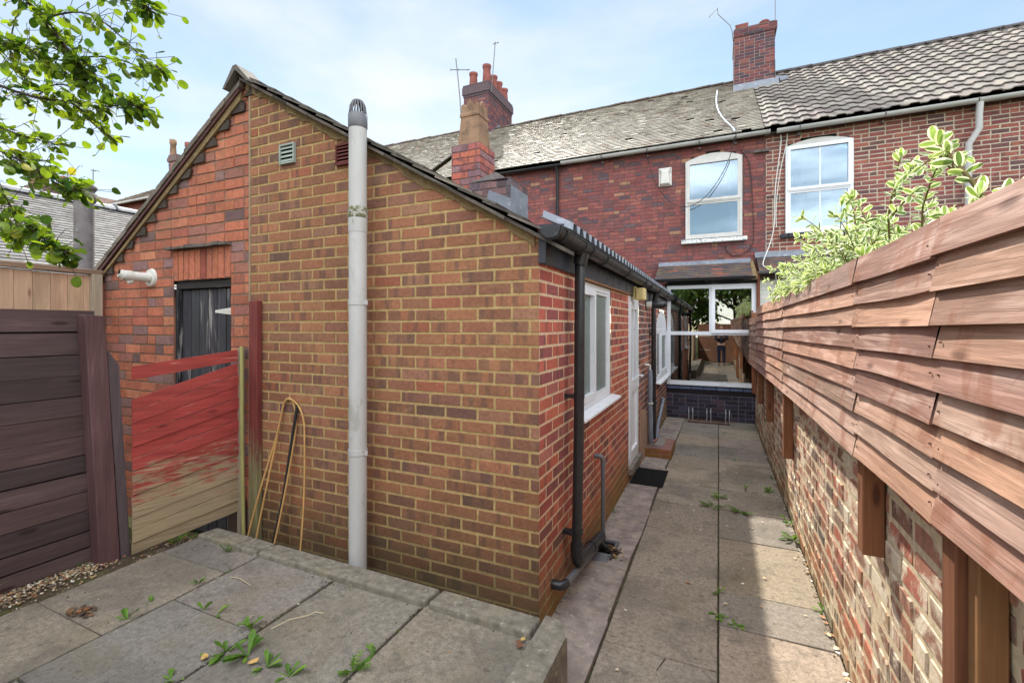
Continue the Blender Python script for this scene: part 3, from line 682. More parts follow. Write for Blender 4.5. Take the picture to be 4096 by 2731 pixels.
# vents and boiler flues
def vent(x0, x1, z0, z1, n, mat, y):
    mb = MB(); w = .012
    for a, b, c, d in ((x0, x1, z0, z0+w), (x0, x1, z1-w, z1), (x0, x0+w, z0+w, z1-w), (x1-w, x1, z0+w, z1-w)): mb.box(a, b, y-.022, y, c, d)
    for i in range(n):
        z = z0+w+(z1-z0-2*w)*(i+.5)/n; h = (z1-z0-2*w)/n*.62
        mb.hexa([(x0+w, y-.020, z-h*.55), (x1-w, y-.020, z-h*.55), (x1-w, y-.016, z-h*.6), (x0+w, y-.016, z-h*.6), (x0+w, y-.010, z+h*.5), (x1-w, y-.010, z+h*.5), (x1-w, y-.006, z+h*.45), (x0+w, y-.006, z+h*.45)], 0)
    mb.box(x0+w, x1-w, y-.005, y-.002, z0+w, z1-w, 1)
    return mb.build('air_vent', [mat, m_dark], ext)
vent(-2.985, -2.832, 2.972, 3.118, 4, m_vent_green, 2.426); vent(-2.43, -2.20, 2.885, 3.03, 5, m_vent_red, 2.426)
fl = MB(); fx, fz = -4.655, 2.205; ax = Vector((-.27, -.96, .03)).normalized(); o = Vector((fx, 2.44, fz))
fl.tube([o-Vector((0, 0, 0)), o+Vector((0, -.02, 0))], [.085, .075], 20); fl.tube([o+Vector((0, -.01, 0)), o+ax*.14], .042, 18)
flo = fl.build('boiler_flue', m_white_pl, ext)
mb = MB(); mb.tube([o+ax*.13, o+ax*.14, o+ax*.19], [.044, .048, .047], 18); mb.tube([o+ax*.185, o+ax*.225+Vector((0, 0, .018))], [.046, .036], 16); mb.tube([o+ax*.14+Vector((0, 0, -.035)), o+ax*.17+Vector((0, 0, -.06))], [.03, .02], 12); mb.build('flue_terminal', m_white_pl, flo)
mb = MB(); e = o+ax*.226+Vector((0, 0, .018)); mb.tube([e, e+ax*.003], .031, 14); mb.build('flue_mouth', m_dark, flo)
f2 = MB(); f2.tube([(-.932, 6.62, 2.065), (-.915, 6.62, 2.065)], .082, 18); f2o = f2.build('boiler_flue', m_black_pl, ext)
mb = MB(); mb.tube([(-.92, 6.62, 2.065), (-.845, 6.62, 2.065)], .051, 16); mb.build('flue_sleeve', m_white_pl, f2o)
mb = MB(); mb.tube([(-.85, 6.62, 2.065), (-.70, 6.62, 2.065), (-.665, 6.62, 2.085)], [.050, .050, .034], 16); mb.build('flue_terminal', m_black_pl, f2o)
lampo = thing('security_light', 'yellowed square security light box under the black gutter by the white door', 'security light', (-.9, 5.5, 2.17))
mb = MB(); mb.box(-.902, -.872, 5.40, 5.56, 2.08, 2.23); mb.build('back_box', m_lamp, lampo, .006); mb = MB(); mb.box(-.871, -.775, 5.385, 5.575, 2.07, 2.21); mb.build('lamp_housing', m_lamp, lampo, .012, 2)

# ---------------------------------------------------------------- tiled roofs
def tiles(mb, O, D, W, length, wid, gauge, tw, th, pal, lap=.05, jh=.003, jw=.004, skip=0.0, seed=1, mi=0, slip=0.0, cut=None, drop=0.0):
    rg = random.Random(seed); O = Vector(O); D = Vector(D).normalized(); W = Vector(W).normalized(); Nn = W.cross(D)
    if Nn.z < 0: Nn = -Nn
    nr = int(length/gauge)+1; nc = int(wid/tw)+2; WW = sum(w for w, _ in pal)
    for i in range(nr):
        s1 = length-i*gauge; s0 = s1-gauge-lap
        if s1 < .03: break
        s0 = max(s0, 0)
        for j in range(nc):
            a = (j-(.5 if i % 2 else 0))*tw; b = a+tw-.003
            a, b = max(a, 0), min(b, wid)
            if b-a < .02: continue
            if cut and cut(a, b, s0, s1): continue
            if rg.random() < skip: continue
            x = rg.uniform(0, WW); c = pal[-1][1]
            for w, cc in pal:
                x -= w
                if x <= 0: c = cc; break
            c = jit(c, .09, rg); ds = rg.uniform(-jw, jw)+(rg.uniform(.02, .05) if rg.random() < slip else 0); l1, l2 = rg.uniform(-jh, jh), rg.uniform(-jh, jh)
            h1 = th*2.1; h0 = th*.7
            P = lambda s, w, h: O+D*s+W*w+Nn*h-Vector((0, 0, drop*(w/wid)*max(0, 1-s/length)))
            p = [P(s1+ds, a, h1-th+l1), P(s1+ds, b, h1-th+l2), P(s0, b, h0-th), P(s0, a, h0-th), P(s1+ds, a, h1+l1), P(s1+ds, b, h1+l2), P(s0, b, h0), P(s0, a, h0)]
            bI = len(mb.v); mb.v.extend(tuple(q) for q in p)
            for f in ((4, 5, 6, 7), (0, 1, 5, 4), (1, 2, 6, 5), (0, 4, 7, 3)):
                mb.f.append(tuple(bI+k for k in f)); mb.m.append(mi); mb.c.append(c); mb.sm.append(False); mb.uv.append([(p[k].x, p[k].y) for k in f])
SL = [(4, S(92, 86, 80)), (3, S(108, 100, 92)), (2, S(76, 70, 66)), (1, S(126, 116, 104))]
mb = MB(); rl = Vector((2.53, 0, -2.53*.572)); mb_l = rl.length
tiles(mb, (-3.40, 2.375, 3.725), rl, (0, 1, 0), mb_l+.02, 7.63, .19, .26, .013, SL, lap=.09, jh=.004, jw=.012, seed=21, slip=.03, drop=.22)
# undercloak slates projecting at the verge
for i in range(15):
    x = -3.38+i*.172; z = 3.70-.572*(x+3.4); mb.hexa([(x, 2.372+rnd.uniform(-.012, .012), z-.012), (x+.20, 2.372+rnd.uniform(-.012, .012), z-.128), (x+.20, 2.6, z-.128), (x, 2.6, z-.012), (x, 2.372, z+.008), (x+.20, 2.372, z-.106), (x+.20, 2.6, z-.106), (x, 2.6, z+.008)], 0, jit(S(84, 76, 70), .2))
ll = Vector((-2.20, 0, -2.20*.648))
tiles(mb, (-3.40, 2.392, 3.680), ll, (0, 1, 0), ll.length, 7.63, .165, .17, .011, [(4, S(104, 98, 92)), (3, S(90, 84, 80)), (1, S(124, 114, 104))], lap=.06, jh=.004, jw=.010, seed=22, drop=.22)
mb.face([(-3.4, 2.40, 3.70), (-.86, 2.40, 2.25), (-.86, 9.95, 2.25), (-3.4, 9.95, 3.48)], 0, S(40, 36, 34)); mb.face([(-3.4, 2.42, 3.655), (-5.58, 2.42, 2.245), (-5.58, 9.95, 2.245), (-3.4, 9.95, 3.43)], 0, S(40, 36, 34))
mb.build('roof', m_slate, ext)
mb = MB(); rg = random.Random(6)
for i in range(17):
    y = 2.345+(i*.45-.30 if i else 0); t = .012; k_ = .62 if i else .78
    pr = [(-3.585, 3.645), (-3.57, 3.665), (-3.43, 3.842), (-3.38, 3.845), (-3.20, 3.665), (-3.19, 3.64), (-3.24, 3.66), (-3.40, 3.80), (-3.55, 3.645)]
    dz = rg.uniform(-.006, .006)-.22*(i*.45)/7.6-(.075 if i else .022)
    mb.prism([(-3.385+(a+3.385)*k_, 3.64+(b-3.64)*k_+dz+(.05 if i else 0)) for a, b in pr[::-1]], PY(y), 0, -(.44 if i else .145))
mb.build('ridge_tile', m_slate, ext, .004)
# mortar fillet bedding the verge, ragged lower edge
mb = MB(); rg = random.Random(9); up = []; lo = []
n = 140
for i in range(n+1):
    x = -3.37+i*(2.42/n); z = 3.70-.572*(x+3.4); up.append((x, z)); lo.append((x, z-.058-.012*math.sin(x*7+1)-.010*math.sin(x*17)-.007*math.sin(x*41+2)-rg.uniform(0, .008)))
for i in range(n):
    mb.prism([lo[i], lo[i+1], up[i+1], up[i]], PY(Y0), .0, .0105+rg.uniform(0, .002))
mb.build('verge_mortar', m_fillet, ext)
mb = MB()   # painted soffit line and barge along the left slope
mb.prism([(-5.60, 2.200), (-5.56, 2.200), (-3.42, 3.606), (-3.42, 3.636)], PY(Y0), 0, .036, 0, S(88, 58, 56)); mb.build('barge_board', m_wood_post, ext)
mb = MB()
for i in range(13):
    xa = -5.64+i*.172; f_ = lambda x: 3.68+.648*(x+3.4); w_ = rnd.uniform(-.004, .004)
    mb.prism([(xa, f_(xa)-.028), (xa+.176, f_(xa+.176)-.036), (xa+.176, f_(xa+.176)+.008+w_), (xa, f_(xa)+.018+w_)], PY(Y0), 0, .046+w_, 0, jit(S(112, 102, 92), .14))
mb.build('verge_tile', m_slate, ext, .003)
mb = MB(); mb.prism([(-5.54, 2.19), (-5.50, 2.19), (-3.42, 3.545), (-3.42, 3.608)], PY(Y0), 0, .0215); mb.build('verge_mortar', m_fillet, ext)
# corrugated sheet along the eaves
mb = MB(); y = 2.56; per = .142; zc = lambda x: 2.338-.50*(x+.785)
P3 = lambda x, y_, h: (x, y_, zc(x)+h)
while y < 9.0:
    prof = [(0, 0), (.30, 0), (.42, .046), (.88, .046), (1.0, 0)]
    for (a, ha), (b, hb) in zip(prof, prof[1:]):
        mb.face([P3(-.97, y+a*per, ha), P3(-.78, y+a*per, ha), P3(-.78, y+b*per, hb), P3(-.97, y+b*per, hb)], 0)
    y += per
cor = mb.build('eaves_sheet', m_lead, ext); sm = cor.modifiers.new('thick', 'SOLIDIFY'); sm.thickness = .003
# chimney with square crowned pot
BR2 = [(4, S(186, 108, 90)), (3, S(166, 100, 94)), (3, S(142, 108, 112)), (2, S(198, 116, 92)), (1, S(120, 100, 106))]
ch = MB()
def stack(mb, x0, x1, y0, y1, z0, z1, pal, mcol, seed, bh=.075, **kw):
    kw.setdefault('heads', .3)
    brickwork(mb, PY(y0), x0, x1, z0, z1, pal, mcol=mcol, flush=(True, True), seed=seed, bh=bh, **kw)
    brickwork(mb, PXp(x1), y0, y1, z0, z1, pal, mcol=mcol, flush=(True, True), seed=seed+1, bh=bh, **kw)
    brickwork(mb, PXm(x0), -y1, -y0, z0, z1, pal, mcol=mcol, flush=(True, True), seed=seed+2, bh=bh, **kw)
    brickwork(mb, PYp(y1), -x1, -x0, z0, z1, pal, mcol=mcol, flush=(True, True), seed=seed+3, bh=bh, **kw)
    mb.face([(x0, y0, z1), (x1, y0, z1), (x1, y1, z1), (x0, y1, z1)], 1, mcol)
stack(ch, -3.02, -2.635, 4.90, 5.29, 3.25, 4.0, BR2, S(108, 92, 92), 31, bh=.083, mj=.008, jc=.002)
cho = ch.build('chimney', [m_brick_house, m_mortar], ext)
mb = MB()
def sqring(mb, cx, cy, prof, mi=0):
    vs = []
    for (hx, z) in prof:
        vs += [(cx-hx, cy-hx, z), (cx+hx, cy-hx, z), (cx+hx, cy+hx, z), (cx-hx, cy+hx, z)]
    fs = [(i*4+k, i*4+(k+1) % 4, i*4+4+(k+1) % 4, i*4+4+k) for i in range(len(prof)-1) for k in range(4)]
    mb.mesh(vs, fs, mi)
cx, cy = -2.795, 5.06
sqring(mb, cx, cy, [(.148, 4.0), (.146, 4.03), (.124, 4.33), (.124, 4.35), (.134, 4.355), (.134, 4.385), (.122, 4.40), (.120, 4.43), (.095, 4.43), (.095, 4.1)])
for (a, b, nx, ny) in ((-1, 0, -1, 0), (1, 0, 1, 0), (0, -1, 0, -1), (0, 1, 0, 1)):
    P = (lambda u, z, d, nx=nx, ny=ny: (cx+(nx*(.120-.025+d) if nx else u), cy+(ny*(.120-.025+d) if ny else u), z))
    crest = [(-.12, 4.43), (.12, 4.43), (.12, 4.50)]+[(.12-.02*i, 4.50-.035*math.sin(math.pi*i/6)+.0*i) for i in range(1, 3)]
    mb.prism([(-.119, 4.428), (.119, 4.428), (.119, 4.505), (.085, 4.515), (.06, 4.47), (.045, 4.485), (.03, 4.535), (0, 4.565), (-.03, 4.535), (-.045, 4.485), (-.06, 4.47), (-.085, 4.515), (-.119, 4.505)], P, 0, .025)
mb.build('chimney_pot', m_pot_buff, cho)
mb = MB(); stack(mb, -2.60, -2.10, 4.62, 5.1, 2.9, 3.42, [(3, S(104, 92, 98)), (2, S(130, 100, 98)), (1, S(90, 80, 84))], S(110, 100, 100), 41, bh=.083)
mb.face([(-2.60, 4.62, 3.42), (-2.28, 4.62, 3.50), (-2.28, 5.1, 3.50), (-2.60, 5.1, 3.42)], 1, S(120, 112, 110)); mb.face([(-2.28, 4.62, 3.50), (-2.10, 4.62, 3.38), (-2.10, 5.1, 3.38), (-2.28, 5.1, 3.50)], 1, S(120, 112, 110)); mb.face([(-2.6, 4.62, 3.42), (-2.10, 4.62, 3.38), (-2.28, 4.62, 3.50)], 1, S(120, 112, 110))
blo = mb.build('chimney_breast', [m_brick_house, m_mortar], ext)
mb = MB(); mb.prism([(-2.42, 3.10), (-2.09, 3.02), (-2.09, 3.18), (-2.36, 3.30)], PY(4.62), .008, .012); mb.box(-2.092, -2.088, 4.61, 5.1, 3.0, 3.33); mb.build('flashing', m_lead, blo)

# ================================================================== TERRACED HOUSES
HOUSE = [(5, S(138, 82, 78)), (3, S(128, 80, 78)), (2, S(148, 90, 80)), (1.4, S(114, 80, 82)), (1, S(100, 82, 88)), (.5, S(164, 122, 98)), (1, S(136, 76, 74))]
HOUSE2 = [(5, S(142, 84, 78)), (3, S(128, 78, 76)), (2, S(154, 94, 82)), (1.5, S(102, 76, 76)), (1, S(118, 82, 80))]
YW = 10.0
h1 = thing('terraced_house', 'red brick terraced house with mossy plain tile roof, one first floor window and rear bay', 'house', (-3, 10, 0))
h2 = thing('terraced_house', 'neighbouring terraced house with pale repointed brickwork and wavy concrete tile roof', 'house', (4, 10, 0))
h0 = thing('terraced_house', 'far terraced house with plain tile roof beyond the tall many potted chimney', 'house', (-11, 10, 0))
def segarch(x0, x1, z0, rise, a):
    # hole for an opening with segmental head
    def f(zc):
        if zc < a or zc > z0+rise: return None
        if zc <= z0: return (x0, x1)
        k = (zc-z0)/rise; w = (x1-x0)/2*math.sqrt(max(0, 1-k)); c = (x0+x1)/2; return (c-w, c+w) if w > .03 else None
    return f
mb = MB()
brickwork(mb, PY(YW), -7.0, .82, 2.2, 5.40, HOUSE, ivals=holes(-7.0, .82, [segarch(-.62, .42, 5.09, .14, 3.50)]), mcol=S(104, 82, 80), heads=.3, seed=51, bh=.0765, bl=.229, mj=.009, dep=.004, jc=.003, jd=.0015, wav=.004)
mb.build('rear_wall', [m_brick_house, m_mortar], h1)
mb = MB()
brickwork(mb, PY(YW-.002), .822, 8.2, 2.2, 5.40, HOUSE2, ivals=holes(.822, 8.2, [segarch(1.135, 2.19, 5.12, .14, 3.50)]), mcol=S(182, 170, 150), heads=.3, seed=52, bh=.0765, bl=.229, mj=.014, dep=.003, jc=.0045, jd=.0015, wav=.004)
mb.build('rear_wall', [m_brick_side, m_mortar], h2)
mb = MB(); brickwork(mb, PY(YW+.002), -14.0, -7.0, 3.6, 5.5, HOUSE, mcol=S(92, 70, 68), heads=.3, seed=53); mb.build('rear_wall', [m_brick_house, m_mortar], h0)
# roofs
RD = Vector((0, -3.98, -.72*3.98)); RL = RD.length
PT = [(5, S(154, 148, 137)), (4, S(144, 137, 127)), (2, S(166, 160, 148)), (.5, S(112, 102, 92)), (.5, S(134, 116, 104))]
Zr = 5.46+.72*3.98
mb = MB(); tiles(mb, (-6.9, 13.80, Zr), RD, (1, 0, 0), RL, 7.68, .122, .166, .022, PT, lap=.05, jh=.0028, jw=.005, seed=61, slip=.03, skip=.008)
mb.face([(-6.9, 13.8, Zr-.01), (.78, 13.8, Zr-.01), (.78, 9.9, 5.46-.04), (-6.9, 9.9, 5.46-.04)], 0, S(46, 42, 40)); mb.face([(-6.9, 13.8, Zr), (.78, 13.8, Zr), (.78, 17.8, 5.46), (-6.9, 17.8, 5.46)], 0, S(110, 100, 92))
mb.build('roof', m_tile_plain, h1)
mb = MB(); Zr0 = Zr+.14; RD0 = Vector((0, -3.98, -.735*3.98))
tiles(mb, (-14.0, 13.80, Zr0), RD0, (1, 0, 0), RD0.length, 6.95, .122, .18, .022, PT, lap=.05, jh=.004, jw=.006, seed=62, slip=.03)
mb.face([(-14, 13.8, Zr0-.01), (-7.05, 13.8, Zr0-.01), (-7.05, 9.9, 5.56), (-14, 9.9, 5.56)], 0, S(46, 42, 40)); mb.face([(-14, 13.8, Zr0), (-7.05, 13.8, Zr0), (-7.05, 17.8, 5.5), (-14, 17.8, 5.5)], 0, S(110, 100, 92))
mb.build('roof', m_tile_plain, h0)
def ridge(parent, x0, x1, z, L, seed, col, mat, r=.075, br=.02):
    mb = MB(); rg = random.Random(seed); x = x0
    while x < x1:
        e = min(x+L, x1); dz = rg.uniform(-.012, .012)
        arc = [(r*1.25*math.cos(math.pi*i/8), z-.03+dz+r*math.sin(math.pi*i/8)) for i in range(9)]
        for (a, za), (b, zb) in zip(arc, arc[1:]):
            mb.face([(x, 13.8-a, za), (e-.004, 13.8-a, za+.006), (e-.004, 13.8-b, zb+.006), (x, 13.8-b, zb)], 0, jit(col, .12, rg), smooth=True)
        for t in (x, e-.004): mb.face([(t, 13.8-a, za) for a, za in arc], 0, col)
        if rg.random() < .9: mb.tube([(e-.03, 13.8-r*1.3, z-.03+dz), (e-.03, 13.8-r, z+.01+dz), (e-.03, 13.8, z+r-.028+dz)], .016, 5, 0, S(70, 62, 50))
        x = e
    mb.build('ridge_tile', mat, parent)
ridge(h1, -6.8, .38, Zr+.03, .33, 3, S(96, 84, 76), m_slate); ridge(h0, -14, -7.8, Zr0+.03, .33, 4, S(96, 84, 76), m_slate)
# wavy concrete tiles: one rolled course after another
mb = MB(); rg = random.Random(8); D = RD.normalized(); Nn = Vector((1, 0, 0)).cross(D); Nn = Nn if Nn.z > 0 else -Nn
g = .345; tw = .255; O = Vector((.79, 13.80, Zr+.01)); prof = [(0, .010), (.12, .004), (.30, .004), (.44, .030), (.82, .030), (.96, .010)]
nr = int(RL/g)+1
for i in range(nr):
    s1 = RL+.02-i*g; s0 = max(s1-g-.06, 0)
    if s1 < .06: break
    for j in range(29):
        c = jit(rg.choice([S(136, 129, 122), S(128, 121, 115), S(143, 136, 128), S(120, 112, 107)]), .09, rg); ds = rg.uniform(-.006, .006); dh = rg.uniform(-.002, .003); x = j*tw
        P = lambda s, w, h: O+D*s+Vector((1, 0, 0))*w+Nn*h
        pts = [(x+tw*a, h) for a, h in prof]+[(x+tw*1.0, prof[0][1])]
        for (a, ha), (b, hb) in zip(pts, pts[1:]):
            mb.face([P(s1+ds, a, ha+.040+dh), P(s1+ds, b, hb+.040+dh), P(s0, b, hb+.004), P(s0, a, ha+.004)], 0, c)
            mb.face([P(s1+ds, a, ha+.024+dh), P(s1+ds, b, hb+.024+dh), P(s1+ds, b, hb+.040+dh), P(s1+ds, a, ha+.040+dh)], 0, c); mb.face([P(s1+ds, a, ha+.024+dh), P(s1+ds, b, hb+.024+dh), P(s0, b, hb-.010), P(s0, a, ha-.010)], 0, c)
        mb.face([P(s1, x, prof[0][1]), P(s1, x, prof[0][1]+.03), P(s0, x, prof[0][1]+.004), P(s0, x, prof[0][1]-.01)], 0, c)
mb.face([(.79, 13.8, Zr-.03), (8.3, 13.8, Zr-.03), (8.3, 9.9, 5.40), (.79, 9.9, 5.40)], 0, S(40, 38, 38)); mb.face([(.79, 13.8, Zr), (8.3, 13.8, Zr), (8.3, 17.8, 5.46), (.79, 17.8, 5.46)], 0, S(110, 100, 92))
mb.build('roof', m_tile_pan, h2)
ridge(h2, 1.26, 8.2, Zr+.045, .45, 5, S(86, 84, 88), m_tile_pan, r=.085)
mb = MB()   # whitish repaired tiles by the chimney and near the far ridge
for (x, y) in ((1.30, 13.1), (1.42, 13.0), (1.36, 12.95)):
    z = 5.49+.72*(y-9.82); mb.hexa([(x, y-.1, z-.02), (x+.12, y-.1, z-.02), (x+.12, y+.1, z+.124), (x, y+.1, z+.124), (x, y-.1, z+.035), (x+.12, y-.1, z+.035), (x+.12, y+.1, z+.165), (x, y+.1, z+.165)])
mb.build('repair_mortar', m_lead, h2)
# soffit shadow boards and gutters
mb = MB(); mb.box(-6.9, .78, 9.86, 9.99, 5.385, 5.40, 0, S(60, 52, 50)); mb.build('soffit', m_wood_black, h1)
mb = MB(); mb.box(.80, 8.2, 9.86, 9.99, 5.385, 5.40, 0, S(60, 52, 50)); mb.build('soffit', m_wood_black, h2)
g1 = half_gutter(9.83, 5.435, .062, -3.22, .88, h1, m_grey_gut, axis='x'); g1b = half_gutter(9.84, 5.40, .05, -6.9, -3.24, h1, m_black_pl, axis='x')
g2 = half_gutter(9.82, 5.42, .064, .985, 8.2, h2, m_grey_gut, axis='x')
for gg, xs in ((g1, (-2.3, -1.35, -.35, .30)), (g2, (1.35, 2.6, 3.8, 5.2))):
    for x in xs:
        mb = MB(); yy = 9.83 if gg is g1 else 9.82; mb.tube([(x, yy+.066*math.cos(math.pi*i/8), 5.43-.066*math.sin(math.pi*i/8)) for i in range(9)], .010, 6); mb.box(x-.015, x+.015, 9.90, 9.995, 5.30, 5.335); mb.build('gutter_bracket', m_grey_dk, gg)
mb = MB(); mb.tube([(-3.34, 9.85, 5.37), (-3.34, 9.93, 5.22), (-3.34, 9.93, 2.4)], .035, 10); b = mb.build('downpipe', m_black_pl, h1)
mb = MB(); mb.tube([(3.83, 9.82, 5.37), (3.83, 9.85, 5.2), (3.835, 9.86, 4.96), (3.72, 9.89, 4.74), (3.715, 9.9, 4.6), (3.715, 9.9, 2.5)], .046, 12); mb.build('downpipe', m_grey_pl, h2)
# windows
def sash(parent, x0, x1, z0, z1, zm, rise, mat, bars=False, glaze=m_glass_up, y=9.955):
    P = PY(y); mb = MB(); n = 12
    arc = [(x0+(x1-x0)*i/n, z1+rise*(1-(2*i/n-1)**2)) for i in range(n+1)]
    mb.prism([(x0, z1-.01)]+[(x1, z1-.01)]+arc[::-1], P, -.05, .008, 1)
    upvc_frame(mb, P, x0, x1, z0, z1, .05, -.05, .02); mb.prism([(x0+.05, zm-.035), (x1-.05, zm-.035), (x1-.05, zm+.03), (x0+.05, zm+.03)], P, -.05, .022)
    upvc_frame(mb, P, x0+.03, x1-.03, zm-.01, z1-.02, .05, -.02, .034); upvc_frame(mb, P, x0+.052, x1-.052, z0+.052, zm-.036, .03, -.02, .012)
    if bars:
        c = (x0+x1)/2+.02
        mb.prism([(c-.011, z0+.08), (c+.011, z0+.08), (c+.011, zm-.06), (c-.011, zm-.06)], P, -.01, .006); mb.prism([(c-.011, zm+.04), (c+.011, zm+.04), (c+.011, z1-.07), (c-.011, z1-.07)], P, -.01, .012)
    w = mb.build('window', [mat, m_upvc_old], parent, .004)
    pane(x0+.08, x1-.08, zm+.04, z1-.07, P, .002, glaze, w); pane(x0+.082, x1-.082, z0+.082, zm-.066, P, -.004, glaze, w)
    return w
wA = sash(h1, -.615, .415, 3.525, 5.085, 4.27, .12, m_upvc_old); wB = sash(h2, 1.14, 2.185, 3.505, 5.115, 4.30, .10, m_upvc, True)
def drape(parent, xa, xb, xa2, xb2, z0, z1, y, col, name='curtain', amp=.02, n=40):
    mb = MB(); 
    top = [(xa+(xb-xa)*i/n, y+amp*math.sin(i*.95)) for i in range(n+1)]; bot = [(xa2+(xb2-xa2)*i/n, y+amp*1.3*math.sin(i*.95+.3)) for i in range(n+1)]
    for i in range(n): mb.face([(bot[i][0], bot[i][1], z0), (bot[i+1][0], bot[i+1][1], z0), (top[i+1][0], top[i+1][1], z1), (top[i][0], top[i][1], z1)], 0, col, smooth=True)
    return mb.build(name, m_curtain, parent)
drape(wA, .08, .40, .24, .40, 3.5, 5.1, 10.07, S(225, 226, 228)); drape(wA, -.60, -.46, -.60, -.52, 3.5, 5.1, 10.07, S(222, 222, 224))
drape(wB, 1.16, 1.52, 1.16, 1.42, 3.5, 5.15, 10.08, S(214, 222, 230)); 
mb = MB(); mb.tube([(1.50, 10.25, 3.55), (1.53, 10.25, 3.75), (1.70, 10.24, 3.80)], .018, 8); mb.build('lamp_arm', m_white_pl, wB)
for hh, a, b in ((h1, -.8, .6), (h2, 1.0, 2.4)):
    mb = MB(); mb.box(a, b, 10.9, 10.95, 3.3, 5.3); mb.box(a, b, 10.02, 10.95, 3.28, 3.3); mb.box(a, b, 10.02, 10.95, 5.3, 5.32); mb.box(a-.02, a, 10.02, 10.95, 3.3, 5.3); mb.box(b, b+.02, 10.02, 10.95, 3.3, 5.3); mb.build('room_lining', m_room, hh)
mb = MB(); mb.hexa([(-.695, 9.90, 3.43), (.50, 9.90, 3.43), (.50, 10.0, 3.43), (-.695, 10.0, 3.43), (-.695, 9.905, 3.505), (.50, 9.905, 3.505), (.50, 10.0, 3.52), (-.695, 10.0, 3.52)]); mb.build('sill', M('flaking white sill paint', S(216, 216, 212), .6, .3, n2=[(24, .56, .62, S(92, 112, 116), .8)]), wA, .006)
mb = MB()
for i in range(9):
    a = 1.05+i*.134; mb.box(a, a+.128, 9.915, 10.0, 3.42, 3.495, 0, jit(S(60, 62, 66), .15))
mb.build('sill', m_brick_blue, wB, .012, 2)
# rear bay of our house
BY = 9.40
mb = MB(); BLU = [(3, S(62, 60, 74)), (2, S(50, 50, 60)), (1, S(84, 66, 76)), (1, S(74, 74, 92))]
brickwork(mb, PY(BY), -.925, .64, 0, .485, BLU, mcol=S(112, 104, 116), heads=.3, seed=71, bh=.078, bl=.228, mj=.011, jc=.003)
mb.build('bay_wall', [m_brick_blue, m_mortar], h1)
mb = MB(); mb.box(-.925, .62, 9.385, 9.6, .487, .565, 0, S(44, 36, 42)); mb.build('bay_plinth', m_brick_blue, h1, .006)
mb = MB()
for i in range(7):
    a = -.92+i*.222; mb.hexa([(a, 9.365, .567), (a+.215, 9.365, .567), (a+.215, 9.46, .567), (a, 9.46, .567), (a, 9.37, .612), (a+.215, 9.37, .612), (a+.215, 9.46, .640), (a, 9.46, .640)], 0, jit(S(88, 98, 126), .14))
mb.build('bay_sill', m_brick_blue, h1, .008, 2)
mb = MB(); mb.box(-.925, .64, 9.41, 9.6, .566, .662, 0, S(34, 34, 40)); mb.build('bay_subsill', m_wood_black, h1)
mb = MB(); mb.box(-.925, .64, 9.375, 9.6, 2.547, 2.63, 0, S(36, 36, 40)); mb.build('bay_fascia', m_wood_black, h1)
PB = PY(BY+.004)
bw = MB(); upvc_frame(bw, PB, -.918, .638, .663, 2.545, .065, -.05, .02); bw.prism([(-.855, 1.60), (.575, 1.60), (.575, 1.668), (-.855, 1.668)], PB, -.05, .018); bw.prism([(-.165, 1.666), (-.105, 1.666), (-.105, 2.482), (-.165, 2.482)], PB, -.05, .018)
upvc_frame(bw, PB, -.125, .605, 1.640, 2.515, .062, -.02, .046); bw.prism([(-.93, .645), (.642, .645), (.642, .672), (-.93, .672)], PB, -.02, .045)
bwo = bw.build('bay_window', m_upvc, h1, .006, 2)
pane(-.853, .573, .727, 1.602, PB, -.004, m_glass, bwo); pane(-.853, -.163, 1.667, 2.482, PB, -.004, m_glass, bwo); pane(-.064, .544, 1.701, 2.454, PB, .012, m_glass, bwo)
mb = MB(); mb.box(-.92, .64, 12.3, 12.35, .3, 2.6); mb.box(-.97, -.92, 9.47, 12.3, .3, 2.6); mb.box(.64, .69, 9.47, 12.3, .3, 2.6); mb.box(-.92, .64, 9.47, 12.3, .28, .3); mb.box(-.92, .64, 9.47, 12.3, 2.6, 2.62); mb.build('room_lining', M('dark interior', S(92, 84, 74), .9, .1), h1)
drape(bwo, -.84, -.56, -.84, -.60, .66, 2.52, 9.52, S(150, 150, 140), amp=.018, n=50); drape(bwo, .30, .56, .40, .56, .66, 2.52, 9.56, S(120, 112, 92), amp=.02, n=30)
# tiled lean-to over the bay
BT = [(3, S(96, 84, 80)), (2, S(112, 88, 80)), (2, S(84, 80, 86)), (1, S(140, 88, 76)), (2, S(100, 92, 80))]
mb = MB(); tiles(mb, (-1.13, 10.0, 3.02), (0, -.80, -.372), (1, 0, 0), math.hypot(.80, .372), 1.70, .10, .20, .014, BT, lap=.05, jh=.003, jw=.004, seed=73)
mb.face([(-1.13, 9.99, 3.0), (.57, 9.99, 3.0), (.57, 9.22, 2.645), (-1.13, 9.22, 2.645)], 0, S(50, 46, 44)); mb.build('bay_roof', m_tile_plain, h1)
mb = MB(); mb.hexa([(.545, 9.18, 2.60), (.625, 9.18, 2.60), (.625, 10, 2.97), (.545, 10, 2.97), (.545, 9.18, 2.665), (.625, 9.18, 2.655), (.60, 10, 3.06), (.55, 10, 3.06)], 0, S(150, 134, 110)); mb.build('bay_verge', m_fillet, h1)
mb = MB(); mb.hexa([(-1.14, 9.90, 2.985), (.56, 9.90, 2.985), (.56, 9.995, 3.02), (-1.14, 9.995, 3.02), (-1.14, 9.895, 2.995), (.56, 9.895, 2.995), (.56, 9.99, 3.085), (-1.14, 9.99, 3.085)]); mb.build('flashing', m_lead, h1)
half_gutter(9.195, 2.655, .045, -1.24, .60, h1, m_black_pl, axis='x')
mb = MB(); mb.tube([(.645, 9.32, 2.75), (.645, 9.32, 1.0)], .03, 8); mb.build('downpipe', m_wood_post, h2)
